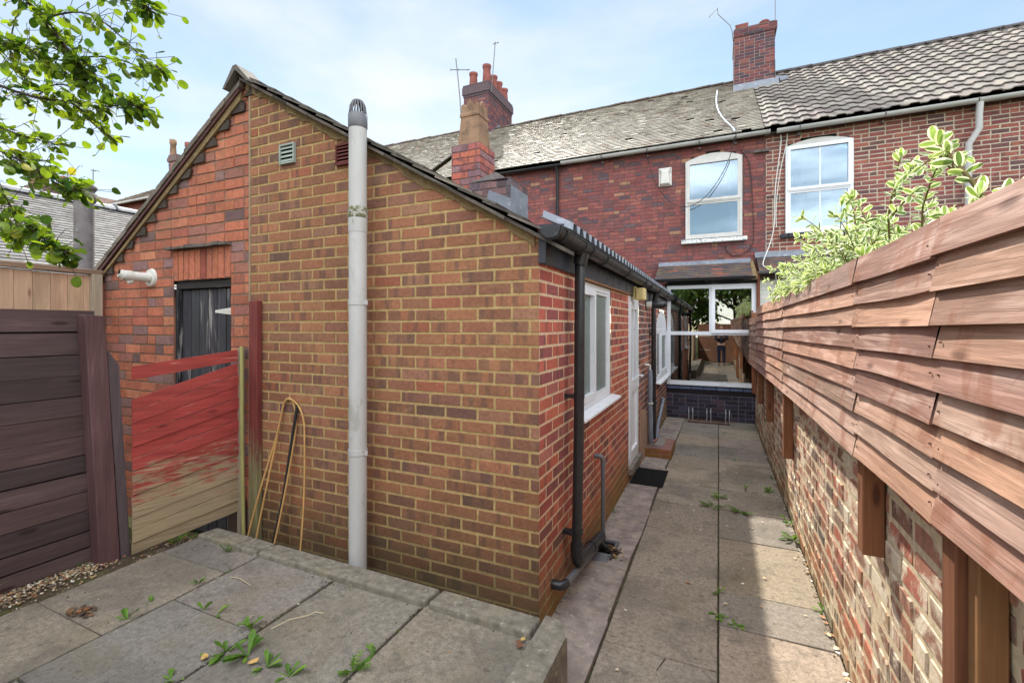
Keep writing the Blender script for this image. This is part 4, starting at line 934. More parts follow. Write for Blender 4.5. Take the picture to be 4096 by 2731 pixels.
# neighbour's bay
mb = MB(); brickwork(mb, PY(9.46), .67, 4.0, 0, 2.62, [(1, S(222, 220, 212))], ivals=holes(.67, 4.0, [(1.235, 2.6, .9, 2.42)]), mcol=S(212, 208, 198), heads=.1, seed=81, bh=.078, bl=.228, dep=.004, jc=.003); mb.build('bay_wall', [m_white_brick, m_white_brick], h2)
nb = MB(); upvc_frame(nb, PY(9.50), 1.24, 2.6, .9, 2.42, .06, -.04, .02); nbo = nb.build('bay_window', m_upvc, h2, .004); pane(1.30, 2.54, .96, 2.36, PY(9.50), -.01, m_glass, nbo)
mb = MB(); mb.box(1.2, 2.7, 10.5, 10.55, .8, 2.5); mb.build('room_lining', m_room, h2)
mb = MB(); mb.box(.66, 4.0, 9.40, 9.5, 2.605, 2.70, 0, S(84, 70, 62)); mb.build('bay_fascia', m_wood_post, h2)
mb = MB(); tiles(mb, (.66, 10.0, 3.09), (0, -.78, -.40), (1, 0, 0), math.hypot(.78, .40), 3.3, .095, .19, .014, BT, lap=.05, jh=.003, jw=.004, seed=83)
mb.face([(.66, 9.99, 3.07), (3.96, 9.99, 3.07), (3.96, 9.25, 2.70), (.66, 9.25, 2.70)], 0, S(50, 46, 44)); mb.build('bay_roof', m_tile_plain, h2)
mb = MB(); mb.hexa([(.63, 9.88, 3.06), (3.96, 9.88, 3.06), (3.96, 9.99, 3.11), (.63, 9.99, 3.11), (.63, 9.875, 3.075), (3.96, 9.875, 3.075), (3.96, 9.985, 3.19), (.63, 9.985, 3.19)]); mb.build('flashing', m_lead, h2)
half_gutter(9.20, 2.735, .045, .64, 3.96, h2, m_grey_dk, axis='x')
mb = MB(); mb.box(.61, .875, 9.93, 9.998, 5.085, 5.135); mb.build('cornice_stone', m_slate, h1, .006)
# chimneys
CH = [(4, S(112, 68, 70)), (3, S(96, 66, 74)), (2, S(126, 78, 74)), (2, S(80, 68, 76)), (1, S(140, 88, 80))]
ct = MB(); stack(ct, .36, 1.25, 12.92, 13.95, 7.45, 9.24, CH, S(150, 136, 132), 91, bh=.078, mj=.010)
brickwork(ct, PY(12.895), .34, 1.30, 9.05, 9.24, CH, mcol=S(120, 104, 104), seed=95, bh=.078, flush=(True, True)); ct.box(.34, 1.30, 12.897, 13.97, 9.05, 9.235, 1, S(110, 96, 94)); ct.box(.37, 1.26, 12.95, 13.93, 9.24, 9.29, 1, S(104, 92, 88))
cto = ct.build('chimney', [m_brick_house, m_mortar], h1)
mb = MB(); sqring(mb, .53, 13.12, [(.14, 9.28), (.15, 9.40), (.13, 9.40), (.12, 9.30)]); mb.build('chimney_pot', m_pot_red, cto)
mb = MB(); mb.lathe(1.04, 13.12, [(.10, 9.28), (.115, 9.36), (.125, 9.385), (.11, 9.40), (.08, 9.40)], 18); mb.build('chimney_pot', m_pot_red, cto)
mb = MB(); mb.hexa([(.33, 12.80, 7.64), (1.33, 12.80, 7.64), (1.33, 12.91, 7.68), (.33, 12.91, 7.68), (.33, 12.82, 7.70), (1.33, 12.82, 7.70), (1.33, 12.905, 7.86), (.33, 12.905, 7.86)]); mb.box(1.255, 1.262, 12.88, 13.7, 7.62, 8.28); mb.build('flashing', m_lead, cto)
ct = MB(); stack(ct, -7.74, -6.84, 13.30, 15.15, 7.2, 9.42, CH, S(128, 114, 116), 101, bh=.078, mj=.010)
for k, (dz, ex) in enumerate(((9.34, .02), (9.42, .05), (9.66, .03))):
    z1 = (9.42, 9.66, 9.74)[k]; ct.box(-7.74-ex, -6.84+ex, 13.30-ex, 15.15+ex, dz+.001*k, z1, 1, jit(S(92, 80, 84), .08))
cl = ct.build('chimney', [m_brick_house, m_mortar], h1)
pots = [(-7.52, 13.55, .50), (-7.30, 14.0, .22), (-6.99, 13.5, .62), (-7.0, 14.0, .50), (-7.0, 14.4, .48), (-7.0, 14.85, .46), (-7.5, 14.5, .3)]
for px, py, hh in pots:
    mb = MB(); mb.lathe(px, py, [(.15, 9.72), (.135, 9.74+hh*.4), (.122, 9.74+hh*.75), (.125, 9.74+hh*.80), (.142, 9.74+hh*.86), (.148, 9.74+hh), (.12, 9.74+hh), (.11, 9.74+hh*.8)], 18); mb.build('chimney_pot', m_pot_red, cl)
mb = MB()
st = []
for i in range(9):
    y = 13.30+i*.095; z = 5.46+.72*(y-9.82); mb.prism([(y, z-.05), (y+.095, z+.02), (y+.095, z+.10), (y+.03, z+.12), (y, z+.05)], PXp(-6.84), .008, .014)
mb.hexa([(-7.7, 13.24, 7.90), (-6.80, 13.24, 7.90), (-6.80, 13.30, 7.96), (-7.7, 13.30, 7.96), (-7.7, 13.26, 7.95), (-6.80, 13.26, 7.95), (-6.80, 13.295, 8.06), (-7.7, 13.295, 8.06)]); mb.build('flashing', m_lead, cl)

# aerials
def aerial(label, pts, r, boom=None, els=(), clampz=None):
    t = thing('television_aerial', label, 'aerial', pts[0]); mb = MB(); mb.tube(pts, r, 6); mb.build('mast', m_iron, t)
    if boom:
        mb = MB(); mb.tube(boom, r*.8, 5); a, b = Vector(boom[0]), Vector(boom[-1]); mb.build('boom', m_iron, t)
        mb = MB(); dr = (b-a).normalized().cross(Vector((0, 0, 1)))
        for f, L in els: mb = MB(); p = a.lerp(b, f); mb.tube([p-dr*L, p+dr*L], r*.5, 4); mb.build('rod', m_iron, t)
    return t
aerial('leaning aerial mast strapped to the left side of the many potted chimney', [(-7.86, 13.3, 8.8), (-7.90, 13.3, 9.4), (-8.0, 13.3, 10.3), (-8.06, 13.3, 10.75)], .018, [(-8.2, 13.2, 10.35), (-7.75, 13.7, 10.5)], [(0, .08), (.4, .06), (.9, .05)])
aerial('straight aerial pole standing on the right corner of the many potted chimney', [(-6.78, 13.4, 9.4), (-6.70, 13.4, 10.2), (-6.63, 13.4, 11.0)], .014, [(-6.72, 13.4, 10.95), (-6.55, 13.5, 11.02)], [(.3, .05), (.8, .05)])
aerial('bent thin aerial wire leaning off the left of the broad chimney', [(.33, 12.95, 9.0), (.31, 12.95, 9.25), (.26, 12.95, 9.42), (-.02, 12.95, 9.78), (-.03, 12.95, 9.95)], .010, [(-.03, 12.95, 9.93), (-.24, 12.95, 9.76)], [(.9, .05)])
aerial('upright aerial pole on the right edge of the broad chimney', [(1.28, 13.1, 9.2), (1.28, 13.1, 10.6)], .010, [(.9, 12.9, 10.4), (.3, 12.9, 10.1)], [(.2, .2), (.8, .2)])

# cables on the house
def cable(label, pts, r, mat, name='cable', cat='cable'):
    # smooth the polyline
    P = [Vector(p) for p in pts]
    for _ in range(2):
        Q = [P[0]]
        for a, b in zip(P, P[1:]): Q += [a.lerp(b, .25), a.lerp(b, .75)]
        P = Q+[P[-1]]
    mb = MB(); mb.tube(P, r, 6); return tag(mb.build(name, mat), label, cat)
cable('white cable hanging down the party line between the two first floor windows', [(1.06, 9.93, 5.36), (1.07, 9.93, 5.2), (.99, 9.9, 4.6), (.96, 9.9, 4.28), (.955, 9.9, 3.6), (.86, 9.85, 3.25), (.75, 9.62, 2.98), (.72, 9.4, 2.85), (.80, 9.3, 2.80), (.90, 9.2, 2.76), (.93, 9.40, 2.55), (1.02, 9.42, 2.4), (1.10, 9.43, 2.25)], .010, m_white_cab)
cable('second white cable running beside the hanging one below the gutter', [(1.17, 9.93, 5.36), (1.16, 9.93, 5.2), (1.06, 9.9, 4.75), (1.0, 9.9, 4.3), (.975, 9.9, 3.9), (.985, 9.9, 3.62)], .008, m_white_cab)
cable('dark looping cable slung across the first floor window from gutter to alarm box', [(-1.36, 9.93, 5.30), (-1.28, 9.9, 4.9), (-1.0, 9.85, 4.36), (-.66, 9.8, 4.11), (-.27, 9.8, 4.24), (.05, 9.8, 4.68), (.22, 9.8, 5.08), (.28, 9.78, 5.40)], .007, m_black_cab)
cable('dark cable stapled beside the right jamb of the first floor window', [(.38, 9.97, 5.20), (.55, 9.97, 4.95), (.58, 9.97, 4.4), (.62, 9.97, 3.5), (.58, 9.97, 3.28), (.40, 9.97, 3.14), (.20, 9.97, 3.15), (.12, 9.97, 3.28), (.12, 9.97, 3.36)], .008, m_black_cab)
cable('pale blue cable lying down the tile roof to the gutter', [(-.03, 12.9, 7.80), (-.06, 12.0, 7.15), (-.02, 11.2, 6.56), (.10, 10.5, 6.05), (.26, 9.95, 5.63), (.28, 9.78, 5.50)], .013, M('pale blue cable', S(170, 196, 220), .5, .4))
al = thing('alarm_box', 'white alarm box on the brick wall left of the first floor window', 'alarm box', (-1.01, 9.95, 4.85))
mb = MB(); mb.box(-1.14, -.885, 9.962, 9.997, 4.66, 5.04); mb.build('back_plate', m_white_pl, al, .01); mb = MB(); mb.hexa([(-1.10, 9.90, 4.70), (-.93, 9.90, 4.70), (-.90, 9.965, 4.665), (-1.13, 9.965, 4.665), (-1.07, 9.885, 4.95), (-.96, 9.885, 4.95), (-.92, 9.965, 5.03), (-1.11, 9.965, 5.03)]); mb.build('cover', m_white_pl, al, .012, 2)
mb = MB()
for z in (4.92, 4.945, 4.97, 4.995):
    for a in (-1.125, -.93): mb.box(a, a+.03, 9.958, 9.963, z, z+.008)
mb.build('louvre', m_dark, al)

# ================================================================== RIGHT: GARDEN WALL AND BOARD FENCE
gw = thing('garden_wall', 'old rough brick garden wall with smeared pale mortar under the board fence', 'brick wall', (.7, 4, 0))
OLDW = [(5, S(154, 106, 86)), (4, S(142, 104, 86)), (3, S(130, 104, 88)), (4, S(162, 98, 78)), (1.5, S(118, 98, 88)), (1.2, S(172, 136, 104)), (2, S(144, 88, 74)), (.7, S(106, 94, 92))]
mb = MB(); brickwork(mb, PXm(.605), -9.42, 5.4, 0, 1.80, OLDW, mcol=S(196, 178, 148), heads=.28, seed=111, bh=.094, bl=.240, mj=.020, dep=.004, ch=.006, jc=.006, jd=.0035, wav=.006, bond=.5)
mb.build('wall_face', [m_brick_old, m_mortar], gw)
mb = MB(); mb.box(.61, .80, -5.4, 9.4, 0, 1.80); mb.build('wall_core', m_strip, gw)
fn = thing('board_fence', 'red brown stained fence of overlapping horizontal boards fixed above the old brick wall', 'fence', (.5, 4, 1.2))
joints = [9.36, 7.54, 5.99, 4.50, 2.23, 1.49, -.30, -2.1, -3.9, -5.4]
zb_ = lambda y: 1.285-.0215*(y-1.4); nb_ = 9
for k, (yb, ya) in enumerate(zip(joints, joints[1:])):
    mb = MB(); rg = random.Random(200+k)
    for i in range(nb_):
        # bottom edge of board i (0 lowest); each board laps over the one below it
        top = 2.035+(-.04 if k == 0 else 0)
        hh = [(zb_(y)+(top-zb_(y))*i/nb_, zb_(y)+(top-zb_(y))*(i+1)/nb_) for y in (ya, yb)]
        if k == 0 and i == nb_-1: continue
        n = 14; da, db = rg.uniform(-.005, .005), rg.uniform(-.005, .005); ph = rg.uniform(0, 6); am = rg.uniform(.0005, .0035); cup = rg.uniform(.0, .012)
        c = jit(rg.choice([S(166, 128, 108), S(152, 116, 100), S(176, 136, 112), S(138, 102, 88), S(172, 140, 124), S(146, 116, 102)]), .10, rg); o = rg.uniform(0, 60)
        if k <= 1: c = tuple(q*.92 if j else q*1.0 for j, q in enumerate(c))
        st = []
        for j in range(n+1):
            f = j/n; y = ya+.002+(yb-ya-.004)*f
            z0 = hh[0][0]*(1-f)+hh[1][0]*f+da*(1-f)+db*f+am*math.sin(ph+f*4.5)-.006; z1 = hh[0][1]*(1-f)+hh[1][1]*f+.012
            out = .506-.004-cup*abs(2*f-1)**3*.8-(.010 if i else 0)*0
            st.append((y, z0, z1, out+rg.uniform(-.0008, .0008)))
        for (y, z0, z1, ot), (y2, w0, w1, ot2) in zip(st, st[1:]):
            # outer face, bottom edge, top edge, back: tapered feather-edge board leaning out at its foot
            A = [(ot-.010, y, z0), (ot2-.010, y2, w0), (ot2+.010, y2, w1), (ot+.010, y, z1)]
            mb.face([A[1], A[0], A[3], A[2]], 0, c, [(y2+o, w0+o), (y+o, z0+o), (y+o, z1+o), (y2+o, w1+o)])
            mb.face([A[0], A[1], (ot2+.010, y2, w0), (ot+.010, y, z0)], 0, c, [(y+o, z0+o), (y2+o, w0+o), (y2+o, w0+o+.02), (y+o, z0+o+.02)])
            mb.face([A[3], (ot+.026, y, z1), (ot2+.026, y2, w1), A[2]], 0, c, [(y+o, z1+o), (y+o, z1+o+.02), (y2+o, w1+o+.02), (y2+o, w1+o)])
            mb.face([(ot+.010, y, z0), (ot2+.010, y2, w0), (ot2+.026, y2, w1), (ot+.026, y, z1)], 0, c)
        for e in (0, -1):
            y, z0, z1, ot = st[e]; mb.face([(ot-.010, y, z0), (ot+.010, y, z0), (ot+.026, y, z1), (ot+.016, y, z1)], 0, c)
    if k < 7:
        for j in (ya, yb):
            for i in range(nb_-(k == 0)):
                z = zb_(j)+(2.035-zb_(j))*(i+.3)/nb_+rg.uniform(-.01, .015); y = j+(.03 if j == ya else -.03)+rg.uniform(-.008, .008); mb.lathe(.494, y, [(.0028, z-.002), (.0028, z+.002)], 6, 1)
    mb.build('board_panel', [m_wood_red, m_rust], fn)
for y, zb in ((9.0, .6), (7.63, .63), (6.30, .62), (4.70, .60), (2.25, .86), (1.46, .05), (-.4, .5), (-2.2, .5)):
    mb = MB(); mb.box(.524, .598, y, y+.075, zb, 2.0, 0, jit(S(126, 82, 56), .1), 2); mb.build('post', m_wood_post, fn, .004)
mb = MB(); mb.box(.545, .60, 1.405, 1.455, .0, 1.30, 0, S(136, 98, 64), 2); mb.build('post', m_wood_pale, fn, .004)
mb = MB(); mb.box(.53, .56, 9.2, 9.3, 1.86, 2.05, 0, S(150, 110, 96), 2); mb.build('broken_board', m_wood_red, fn)

# ================================================================== LEFT: FENCES
def plank(mb, p0, p1, z00, z01, z10, z11, th, col, nrm, mi=0):
    a, b = Vector((*p0, 0)), Vector((*p1, 0)); o = Vector((nrm[0], nrm[1], 0))*th; u = rnd.uniform(0, 50); L = (b-a).length
    q = [a+Vector((0, 0, z00)), b+Vector((0, 0, z10)), b+Vector((0, 0, z11)), a+Vector((0, 0, z01))]; r = [p+o for p in q]
    mb.face(r, mi, col, [(u, u+z00), (u+L, u+z10), (u+L, u+z11), (u, u+z01)]); mb.face(q[::-1], mi, col)
    for i in range(4):
        k = (i+1) % 4; mb.face([q[i], q[k], r[k], r[i]], mi, col, [(u, u), (u+L if i in (0, 2) else u, u), (u+L if i in (0, 2) else u, u+.02), (u, u+.02)])
df = thing('plank_fence', 'dark purple brown fence of wide horizontal planks at the left edge of the patio', 'fence', (-3.7, .5, .24))
mb = MB(); rg = random.Random(14); z = .262; zs = [.262]
for hgt in (.085, .105, .135, .125, .118, .115, .128, .132, .118, .135, .128, .138, .142): zs.append(zs[-1]+hgt*.995)
sc_z = (1.872-.262)/(zs[-1]-.262); zs = [.262+(q-.262)*sc_z for q in zs]
for a, b in zip(zs, zs[1:]):
    gp = rg.choice([.002, .003, .008, .003]); t0, t1 = rg.uniform(-.003, .003), rg.uniform(-.004, .004); off = rg.uniform(0, .008)
    plank(mb, (-3.718+off, -2.6), (-3.718+off, 1.605), a+gp+t0, b-.001, a+gp+t1+.0, b-.001, .018, jit(rg.choice([S(80, 64, 64), S(88, 71, 70), S(72, 59, 59), S(84, 66, 64)]), .08, rg), (1, 0))
mb.build('board_panel', m_wood_dark, df, .002)
mb = MB(); mb.box(-3.76, -3.735, -2.6, 1.6, .26, 1.85, 0, S(58, 44, 46), 1); mb.build('gap_light_block', m_wood_dark, df)  # added dark sheet, blocks light through the plank gaps so they read dark
mb = MB(); mb.hexa([(-3.69, 1.592, .2), (-3.592, 1.592, .2), (-3.592, 1.70, .2), (-3.69, 1.70, .2), (-3.70, 1.515, 1.846), (-3.600, 1.515, 1.842), (-3.600, 1.62, 1.838), (-3.70, 1.62, 1.842)], 0, S(94, 68, 68), 2); mb.build('post', m_wood_dark, df, .004)
mb = MB(); mb.hexa([(-3.64, 1.708, .2), (-3.60, 1.708, .2), (-3.60, 1.762, .2), (-3.64, 1.762, .2), (-3.65, 1.635, 1.60), (-3.61, 1.635, 1.62), (-3.61, 1.70, 1.52), (-3.65, 1.70, 1.52)], 0, S(92, 80, 82), 2); mb.build('paling', m_wood_dark, df, .002)
mb = MB(); mb.box(-3.70, -3.695, 1.42, 1.45, 1.22, 1.31); mb.build('paint_splash', m_white_pl, df)
rf = thing('red_fence_panel', 'red painted plank fence panel with flaking paint and a loose tilted top board', 'fence panel', (-3.5, 2.0, .25))
mb = MB(); rg = random.Random(15); A, B = (-3.56, 1.745), (-3.408, 2.41); nr_ = Vector((B[1]-A[1], -(B[0]-A[0]))).normalized()
plank(mb, A, B, 1.415, 1.504, 1.507, 1.592, .014, S(154, 64, 58), nr_)
nb2 = 13
for i in range(nb2):
    L0, L1 = 1.291-(1.291-.262)*i/nb2, 1.291-(1.291-.262)*(i+1)/nb2; R0, R1 = 1.503-(1.503-.345)*i/nb2, 1.503-(1.503-.345)*(i+1)/nb2
    off = (.0, .011, .004, .013)[i % 4]; sag = .012 if i == 1 else 0
    plank(mb, (A[0]+nr_.x*off, A[1]+nr_.y*off), (B[0]+nr_.x*off, B[1]+nr_.y*off), L1-.002, L0-.007, R1-.002, R0-.007, .014, jit(S(152, 62, 57), .09, rg), nr_)
mb.build('board_panel', m_wood_paint, rf, .002)
mb = MB(); mb.hexa([(-3.412, 2.375, .1), (-3.372, 2.375, .1), (-3.372, 2.415, .1), (-3.412, 2.415, .1), (-3.412, 2.375, 1.60), (-3.372, 2.375, 1.60), (-3.372, 2.415, 1.60), (-3.412, 2.415, 1.60)], 0, S(140, 128, 110), 2); mb.build('post', m_wood_pale, rf, .004)
mb = MB(); mb.box(-3.56, -3.37, 2.40, 2.425, .0, .42, 0, S(74, 62, 54), 0); mb.build('gravel_board', m_wood_dark, rf)
rp = MB(); rp.box(-3.282, -3.190, 2.378, 2.424, 0, 1.965, 0, S(112, 54, 50), 2); tag(rp.build('fence_post', wood_mat('red post greening at its foot', grain=.7, moss=(.62, .95, S(124, 118, 84), .95)), None, .004), 'tall dark red timber post against the seam of the two brick halves', 'post')
yp = MB(); yp.tube([(-3.225, 2.30, .05), (-3.262, 2.31, .9), (-3.285, 2.325, 1.62)], .014, 8, 0, S(150, 144, 92)); tag(yp.build('garden_stake', m_wood_pale), 'thin yellow green stake leaning beside the dark red post', 'stake')
pf = thing('close_board_fence', 'tall pale new timber fence with capping rail beyond the dark planks', 'fence', (-5.4, 1, 0))
mb = MB(); rg = random.Random(16); y = -2.2
while y < 2.30:
    w = .118; mb.box(-5.46+rg.uniform(0, .004), -5.44, y, y+w-.002, 0, 2.255-.012*(y-1.7), 0, jit(S(196, 162, 134), .08, rg), 2); y += w
mb.build('board_panel', m_wood_pale, pf, .002)
mb = MB(); mb.hexa([(-5.48, -2.2, 2.335), (-5.40, -2.2, 2.335), (-5.40, 2.40, 2.262), (-5.48, 2.40, 2.262), (-5.49, -2.2, 2.385), (-5.38, -2.2, 2.375), (-5.38, 2.415, 2.302), (-5.49, 2.415, 2.312)], 0, S(176, 152, 132), 1); mb.build('capping_rail', m_wood_pale, pf, .003)
mb = MB(); mb.box(-5.47, -5.385, 2.325, 2.405, 0, 2.262, 0, S(170, 156, 136), 2); mb.build('post', m_wood_pale, pf, .003)

# canes and other things leaning on the gable
def hoop(label, pts, r, mat, name='cane_hoop', cat='cane'):
    P = [Vector(p) for p in pts]
    for _ in range(3):
        Q = [P[0]]
        for a, b in zip(P, P[1:]): Q += [a.lerp(b, .25), a.lerp(b, .75)]
        P = Q+[P[-1]]
    mb = MB(); mb.tube(P, r, 8); return tag(mb.build(name, mat), label, cat)
def gp(px, z, y): return (px, y, z)
hoop('wide bent cane hoop with one foot out by the yellow green stake', [(-3.23, 2.275, .0), (-3.10, 2.33, .55), (-2.99, 2.39, .95), (-2.955, 2.405, 1.13), (-2.93, 2.41, 1.235), (-2.83, 2.41, 1.235), (-2.735, 2.41, 1.13), (-2.715, 2.40, .95), (-2.675, 2.36, .5), (-2.66, 2.29, .0)], .0068, m_cane)
hoop('narrower bent cane hoop standing inside the wide one', [(-3.12, 2.275, .0), (-3.05, 2.33, .5), (-2.99, 2.395, .95), (-2.965, 2.412, 1.13), (-2.925, 2.418, 1.245), (-2.86, 2.418, 1.24), (-2.815, 2.415, 1.12), (-2.815, 2.405, .98), (-2.87, 2.35, .5), (-2.945, 2.28, .0)], .0068, m_cane)
mb = MB(); mb.tube([(-2.975, 2.30, 0), (-2.88, 2.36, .55), (-2.80, 2.41, 1.20)], .011, 8); tag(mb.build('black_stake', m_black_pl), 'straight black plastic stake leaning behind the cane hoops', 'stake')

# ground level fittings in the alley
mt = MB()
mt.box(-.915, -.562, 5.25, 5.845, .008, .016)
for i in range(14):
    for j in range(24):
        x = -.905+i*.0255; y = 5.262+j*.0246; mt.box(x, x+.0165, y, y+.0095, .016, .027); 
tag(mt.build('door_mat', m_rubber), 'black ribbed rubber mat on the slabs outside the white door', 'door mat')
gb = thing('drain_surround', 'low brick and cement box round the drain where the pipes come down', 'drain', (-.75, 6.7, 0))
mb = MB(); brickwork(mb, PY(6.42), -.92, -.58, 0, .125, RED[:4], mcol=S(150, 130, 112), seed=130, bh=.063, bl=.21, flush=(True, True)); brickwork(mb, PXp(-.58), 6.42, 7.06, 0, .125, RED[:4], mcol=S(150, 130, 112), seed=131, bh=.063, bl=.21, flush=(True, True)); mb.build('box_wall', [m_brick_side, m_mortar], gb)
mb = MB(); mb.box(-.93, -.70, 6.42, 6.56, .10, .128); mb.box(-.70, -.578, 6.418, 7.06, .10, .128); mb.box(-.93, -.82, 6.80, 7.06, .10, .128); mb.build('box_top', M('red cement screed', S(140, 104, 96), .9, .2, n1=(8, .75, 1.2), bump=(40, .5, .005)), gb, .004)
mb = MB(); mb.box(-.90, -.705, 6.565, 6.80, .06, .07); mb.build('drain_hole', m_dark, gb)
mb = MB()
for i in range(7): mb.box(-.895+i*.022, -.885+i*.022, 6.46, 6.55, .129, .134)
mb.box(-.90, -.74, 6.455, 6.464, .129, .134); mb.box(-.90, -.74, 6.545, 6.554, .129, .134); mb.build('drain_grate', m_galv, gb)
gy = thing('gully', 'grey plastic gully rim with wet leaves under the black pipe end', 'gully', (-.81, 3.6, 0))
mb = MB(); 
for a, b, c, d in ((-.90, -.735, 3.49, 3.515), (-.90, -.735, 3.735, 3.76), (-.90, -.875, 3.515, 3.735), (-.76, -.735, 3.515, 3.735)): mb.box(a, b, c, d, .004, .030)
mb.hexa([(-.90, 3.40, .006), (-.76, 3.42, .006), (-.76, 3.49, .006), (-.90, 3.49, .006), (-.89, 3.42, .016), (-.77, 3.43, .016), (-.77, 3.49, .030), (-.89, 3.49, .030)]); mb.build('rim', m_grey_dk, gy, .004)
mb = MB(); mb.box(-.875, -.76, 3.515, 3.735, .006, .010); mb.build('gully_mouth', m_dark, gy)
def scatter_leaf(mb, x, y, z, s, col, rg):
    a = rg.uniform(0, 6.28); n = 6; tx, ty = rg.uniform(-.5, .5), rg.uniform(-.5, .5); k = rg.uniform(.45, .8); pts = []
    for i in range(n):
        t = 2*math.pi*i/n; px, py = s*math.cos(t), s*k*math.sin(t); X = px*math.cos(a)-py*math.sin(a); Y = px*math.sin(a)+py*math.cos(a)
        pts.append((x+X, y+Y, z+abs(X*tx)+abs(Y*ty)+s*.12+rg.uniform(0, s*.2)))
    mb.face(pts, 0, col)
rg = random.Random(31); mb = MB()
for i in range(70):
    r = rg.gauss(0, .05); a = rg.uniform(0, 6.28); x, y = -.745+r*math.cos(a)*.8, 3.56+r*math.sin(a)*1.4
    scatter_leaf(mb, x, y, .008+rg.uniform(0, .045)*max(0, 1-abs(r)/.09), rg.uniform(.010, .026), jit(rg.choice([S(70, 54, 44), S(52, 42, 38), S(96, 72, 50), S(150, 120, 80), S(40, 34, 32)]), .2, rg), rg)
tag(mb.build('leaf_litter', m_debris), 'small heap of wet dead leaves on the gully', 'dead leaves', kind='stuff')
# cycle stand by the bay
br = thing('bike_rack', 'low floor bike rack of thin steel hoops on rusty bars in front of the bay', 'bike rack', (-.17, 9.2, 0))
mb = MB(); mb.box(-.52, .185, 9.05, 9.075, .0, .025); mb.box(-.52, .185, 9.31, 9.335, .0, .025); mb.box(-.52, -.495, 9.05, 9.335, .0, .022); mb.box(.16, .185, 9.05, 9.335, .0, .022); mb.build('base_bar', m_rust, br, .002)
for x in (-.51, -.44, -.20, -.135, .115, .175):
    mb = MB(); mb.tube([(x, 9.07, .02), (x, 9.12, .16), (x, 9.16, .24), (x, 9.20, .26), (x, 9.24, .24), (x, 9.28, .16), (x, 9.32, .02)], .007, 8); mb.build('hoop', m_galv, br)

# ================================================================== BACKGROUND, LEFT
lo = thing('outbuilding', 'low building with straight rows of grey tiles and pale ridge tiles beyond the pale fence', 'outbuilding', (-13, 3, 0))
D_ = Vector((3.1, 0, -2.17)); GT = [(4, S(112, 110, 108)), (3, S(100, 97, 95)), (2, S(124, 122, 118))]
mb = MB(); tiles(mb, (-14.0, -4.0, 4.72), D_, (0, 1, 0), D_.length, 11.2, .118, .167, .015, GT, lap=.05, jh=.002, jw=.003, seed=141, slip=.004)
mb.face([(-14, -4, 4.70), (-10.9, -4, 2.52), (-10.9, 7.2, 2.52), (-14, 7.2, 4.70)], 0, S(40, 40, 40)); mb.face([(-14, -4, 4.72), (-14, 7.2, 4.72), (-17, 7.2, 2.6), (-17, -4, 2.6)], 0, S(90, 88, 86)); mb.build('roof', m_tile_plain, lo)
mb = MB(); rg = random.Random(2)
for i in range(16):
    y = -4+i*.70; c = jit(S(176, 178, 178), .08, rg)
    for k in range(6):
        a0, a1 = math.pi*k/6, math.pi*(k+1)/6
        mb.face([(-14+.15*math.cos(a0), y, 4.70+.13*math.sin(a0)), (-14+.15*math.cos(a1), y, 4.70+.13*math.sin(a1)), (-14+.15*math.cos(a1), y+.66, 4.70+.13*math.sin(a1)), (-14+.15*math.cos(a0), y+.66, 4.70+.13*math.sin(a0))], 0, c, smooth=True)
    mb.tube([(-14+.17*math.cos(math.pi*k/8), y+.68, 4.70+.15*math.sin(math.pi*k/8)) for k in range(9)], .022, 5, 0, S(96, 96, 98))
mb.build('ridge_tile', m_tile_plain, lo)
mb = MB(); mb.box(-16.6, -11.1, -3.9, 7.1, 0, 2.6, 0, S(120, 80, 66)); mb.build('wall', m_brick_side, lo)
fc = MB(); fx_, fy_ = -7.56, 3.176
fc.lathe(fx_, fy_, [(.104, 0), (.102, 3.43)], 24); fc.lathe(fx_, fy_, [(.118, 3.40), (.132, 3.43), (.132, 3.50), (.108, 3.51), (.108, 3.53), (.128, 3.56), (.136, 3.59), (.10, 3.62)], 24)
tag(fc.build('flue_stack', m_flue_conc), 'round grey flue stack with moulded cap rising behind the pale fence', 'flue')
def gable_house(label, cx, cy, ang, w, d, he, hr, col, rcol, name='house'):
    t = thing(name, label, 'house', (cx, cy, 0)); ca, sa = math.cos(ang), math.sin(ang)
    P = lambda x, y, z: (cx+x*ca-y*sa, cy+x*sa+y*ca, z)
    mb = MB(); a, b = w/2, d/2
    for q in ([(-a, -b), (a, -b)], [(a, -b), (a, b)], [(a, b), (-a, b)], [(-a, b), (-a, -b)]):
        mb.face([P(*q[0], 0), P(*q[1], 0), P(*q[1], he), P(*q[0], he)], 0, col)
    mb.face([P(-a, -b, he), P(-a, b, he), P(-a, 0, hr)], 0, col); mb.face([P(a, -b, he), P(a, b, he), P(a, 0, hr)], 0, col); mb.build('wall', m_brick_house, t)
    mb = MB(); o = .3; k = (hr-he)/b
    for s_ in (-1, 1):
        A = Vector(P(-a-.2, 0, hr+.06)); L = Vector(P(-a-.2, s_*(b+o), hr+.06-k*(b+o)))-A; W = Vector(P(1, 0, 0))-Vector(P(0, 0, 0))
        tiles(mb, A, L, W, L.length, w+.4, .30, .33, .02, rcol, lap=.06, jh=.004, jw=.005, seed=int(abs(cx)*7)+s_)
        mb.face([A, A+L, A+L+W*(w+.4), A+W*(w+.4)], 0, S(60, 54, 50))
    mb.build('roof', m_tile_plain, t)
    mb = MB()
    for s_ in (-1, 1): mb.tube([P(-a-.2, s_*(b+o+.05), hr+.02-k*(b+o)), P(a+.2, s_*(b+o+.05), hr+.02-k*(b+o))], .06, 8)
    mb.build('gutter', m_grey_gut, t)
    return t, P
BRT = [(3, S(128, 112, 98)), (2, S(112, 98, 86)), (2, S(142, 128, 112))]
t1, P1 = gable_house('distant house with a broad brown tiled roof rising behind the orange gable', -24.4, 15.5, 0.0, 10, 4.6, 8.05, 9.45, S(130, 78, 66), BRT)
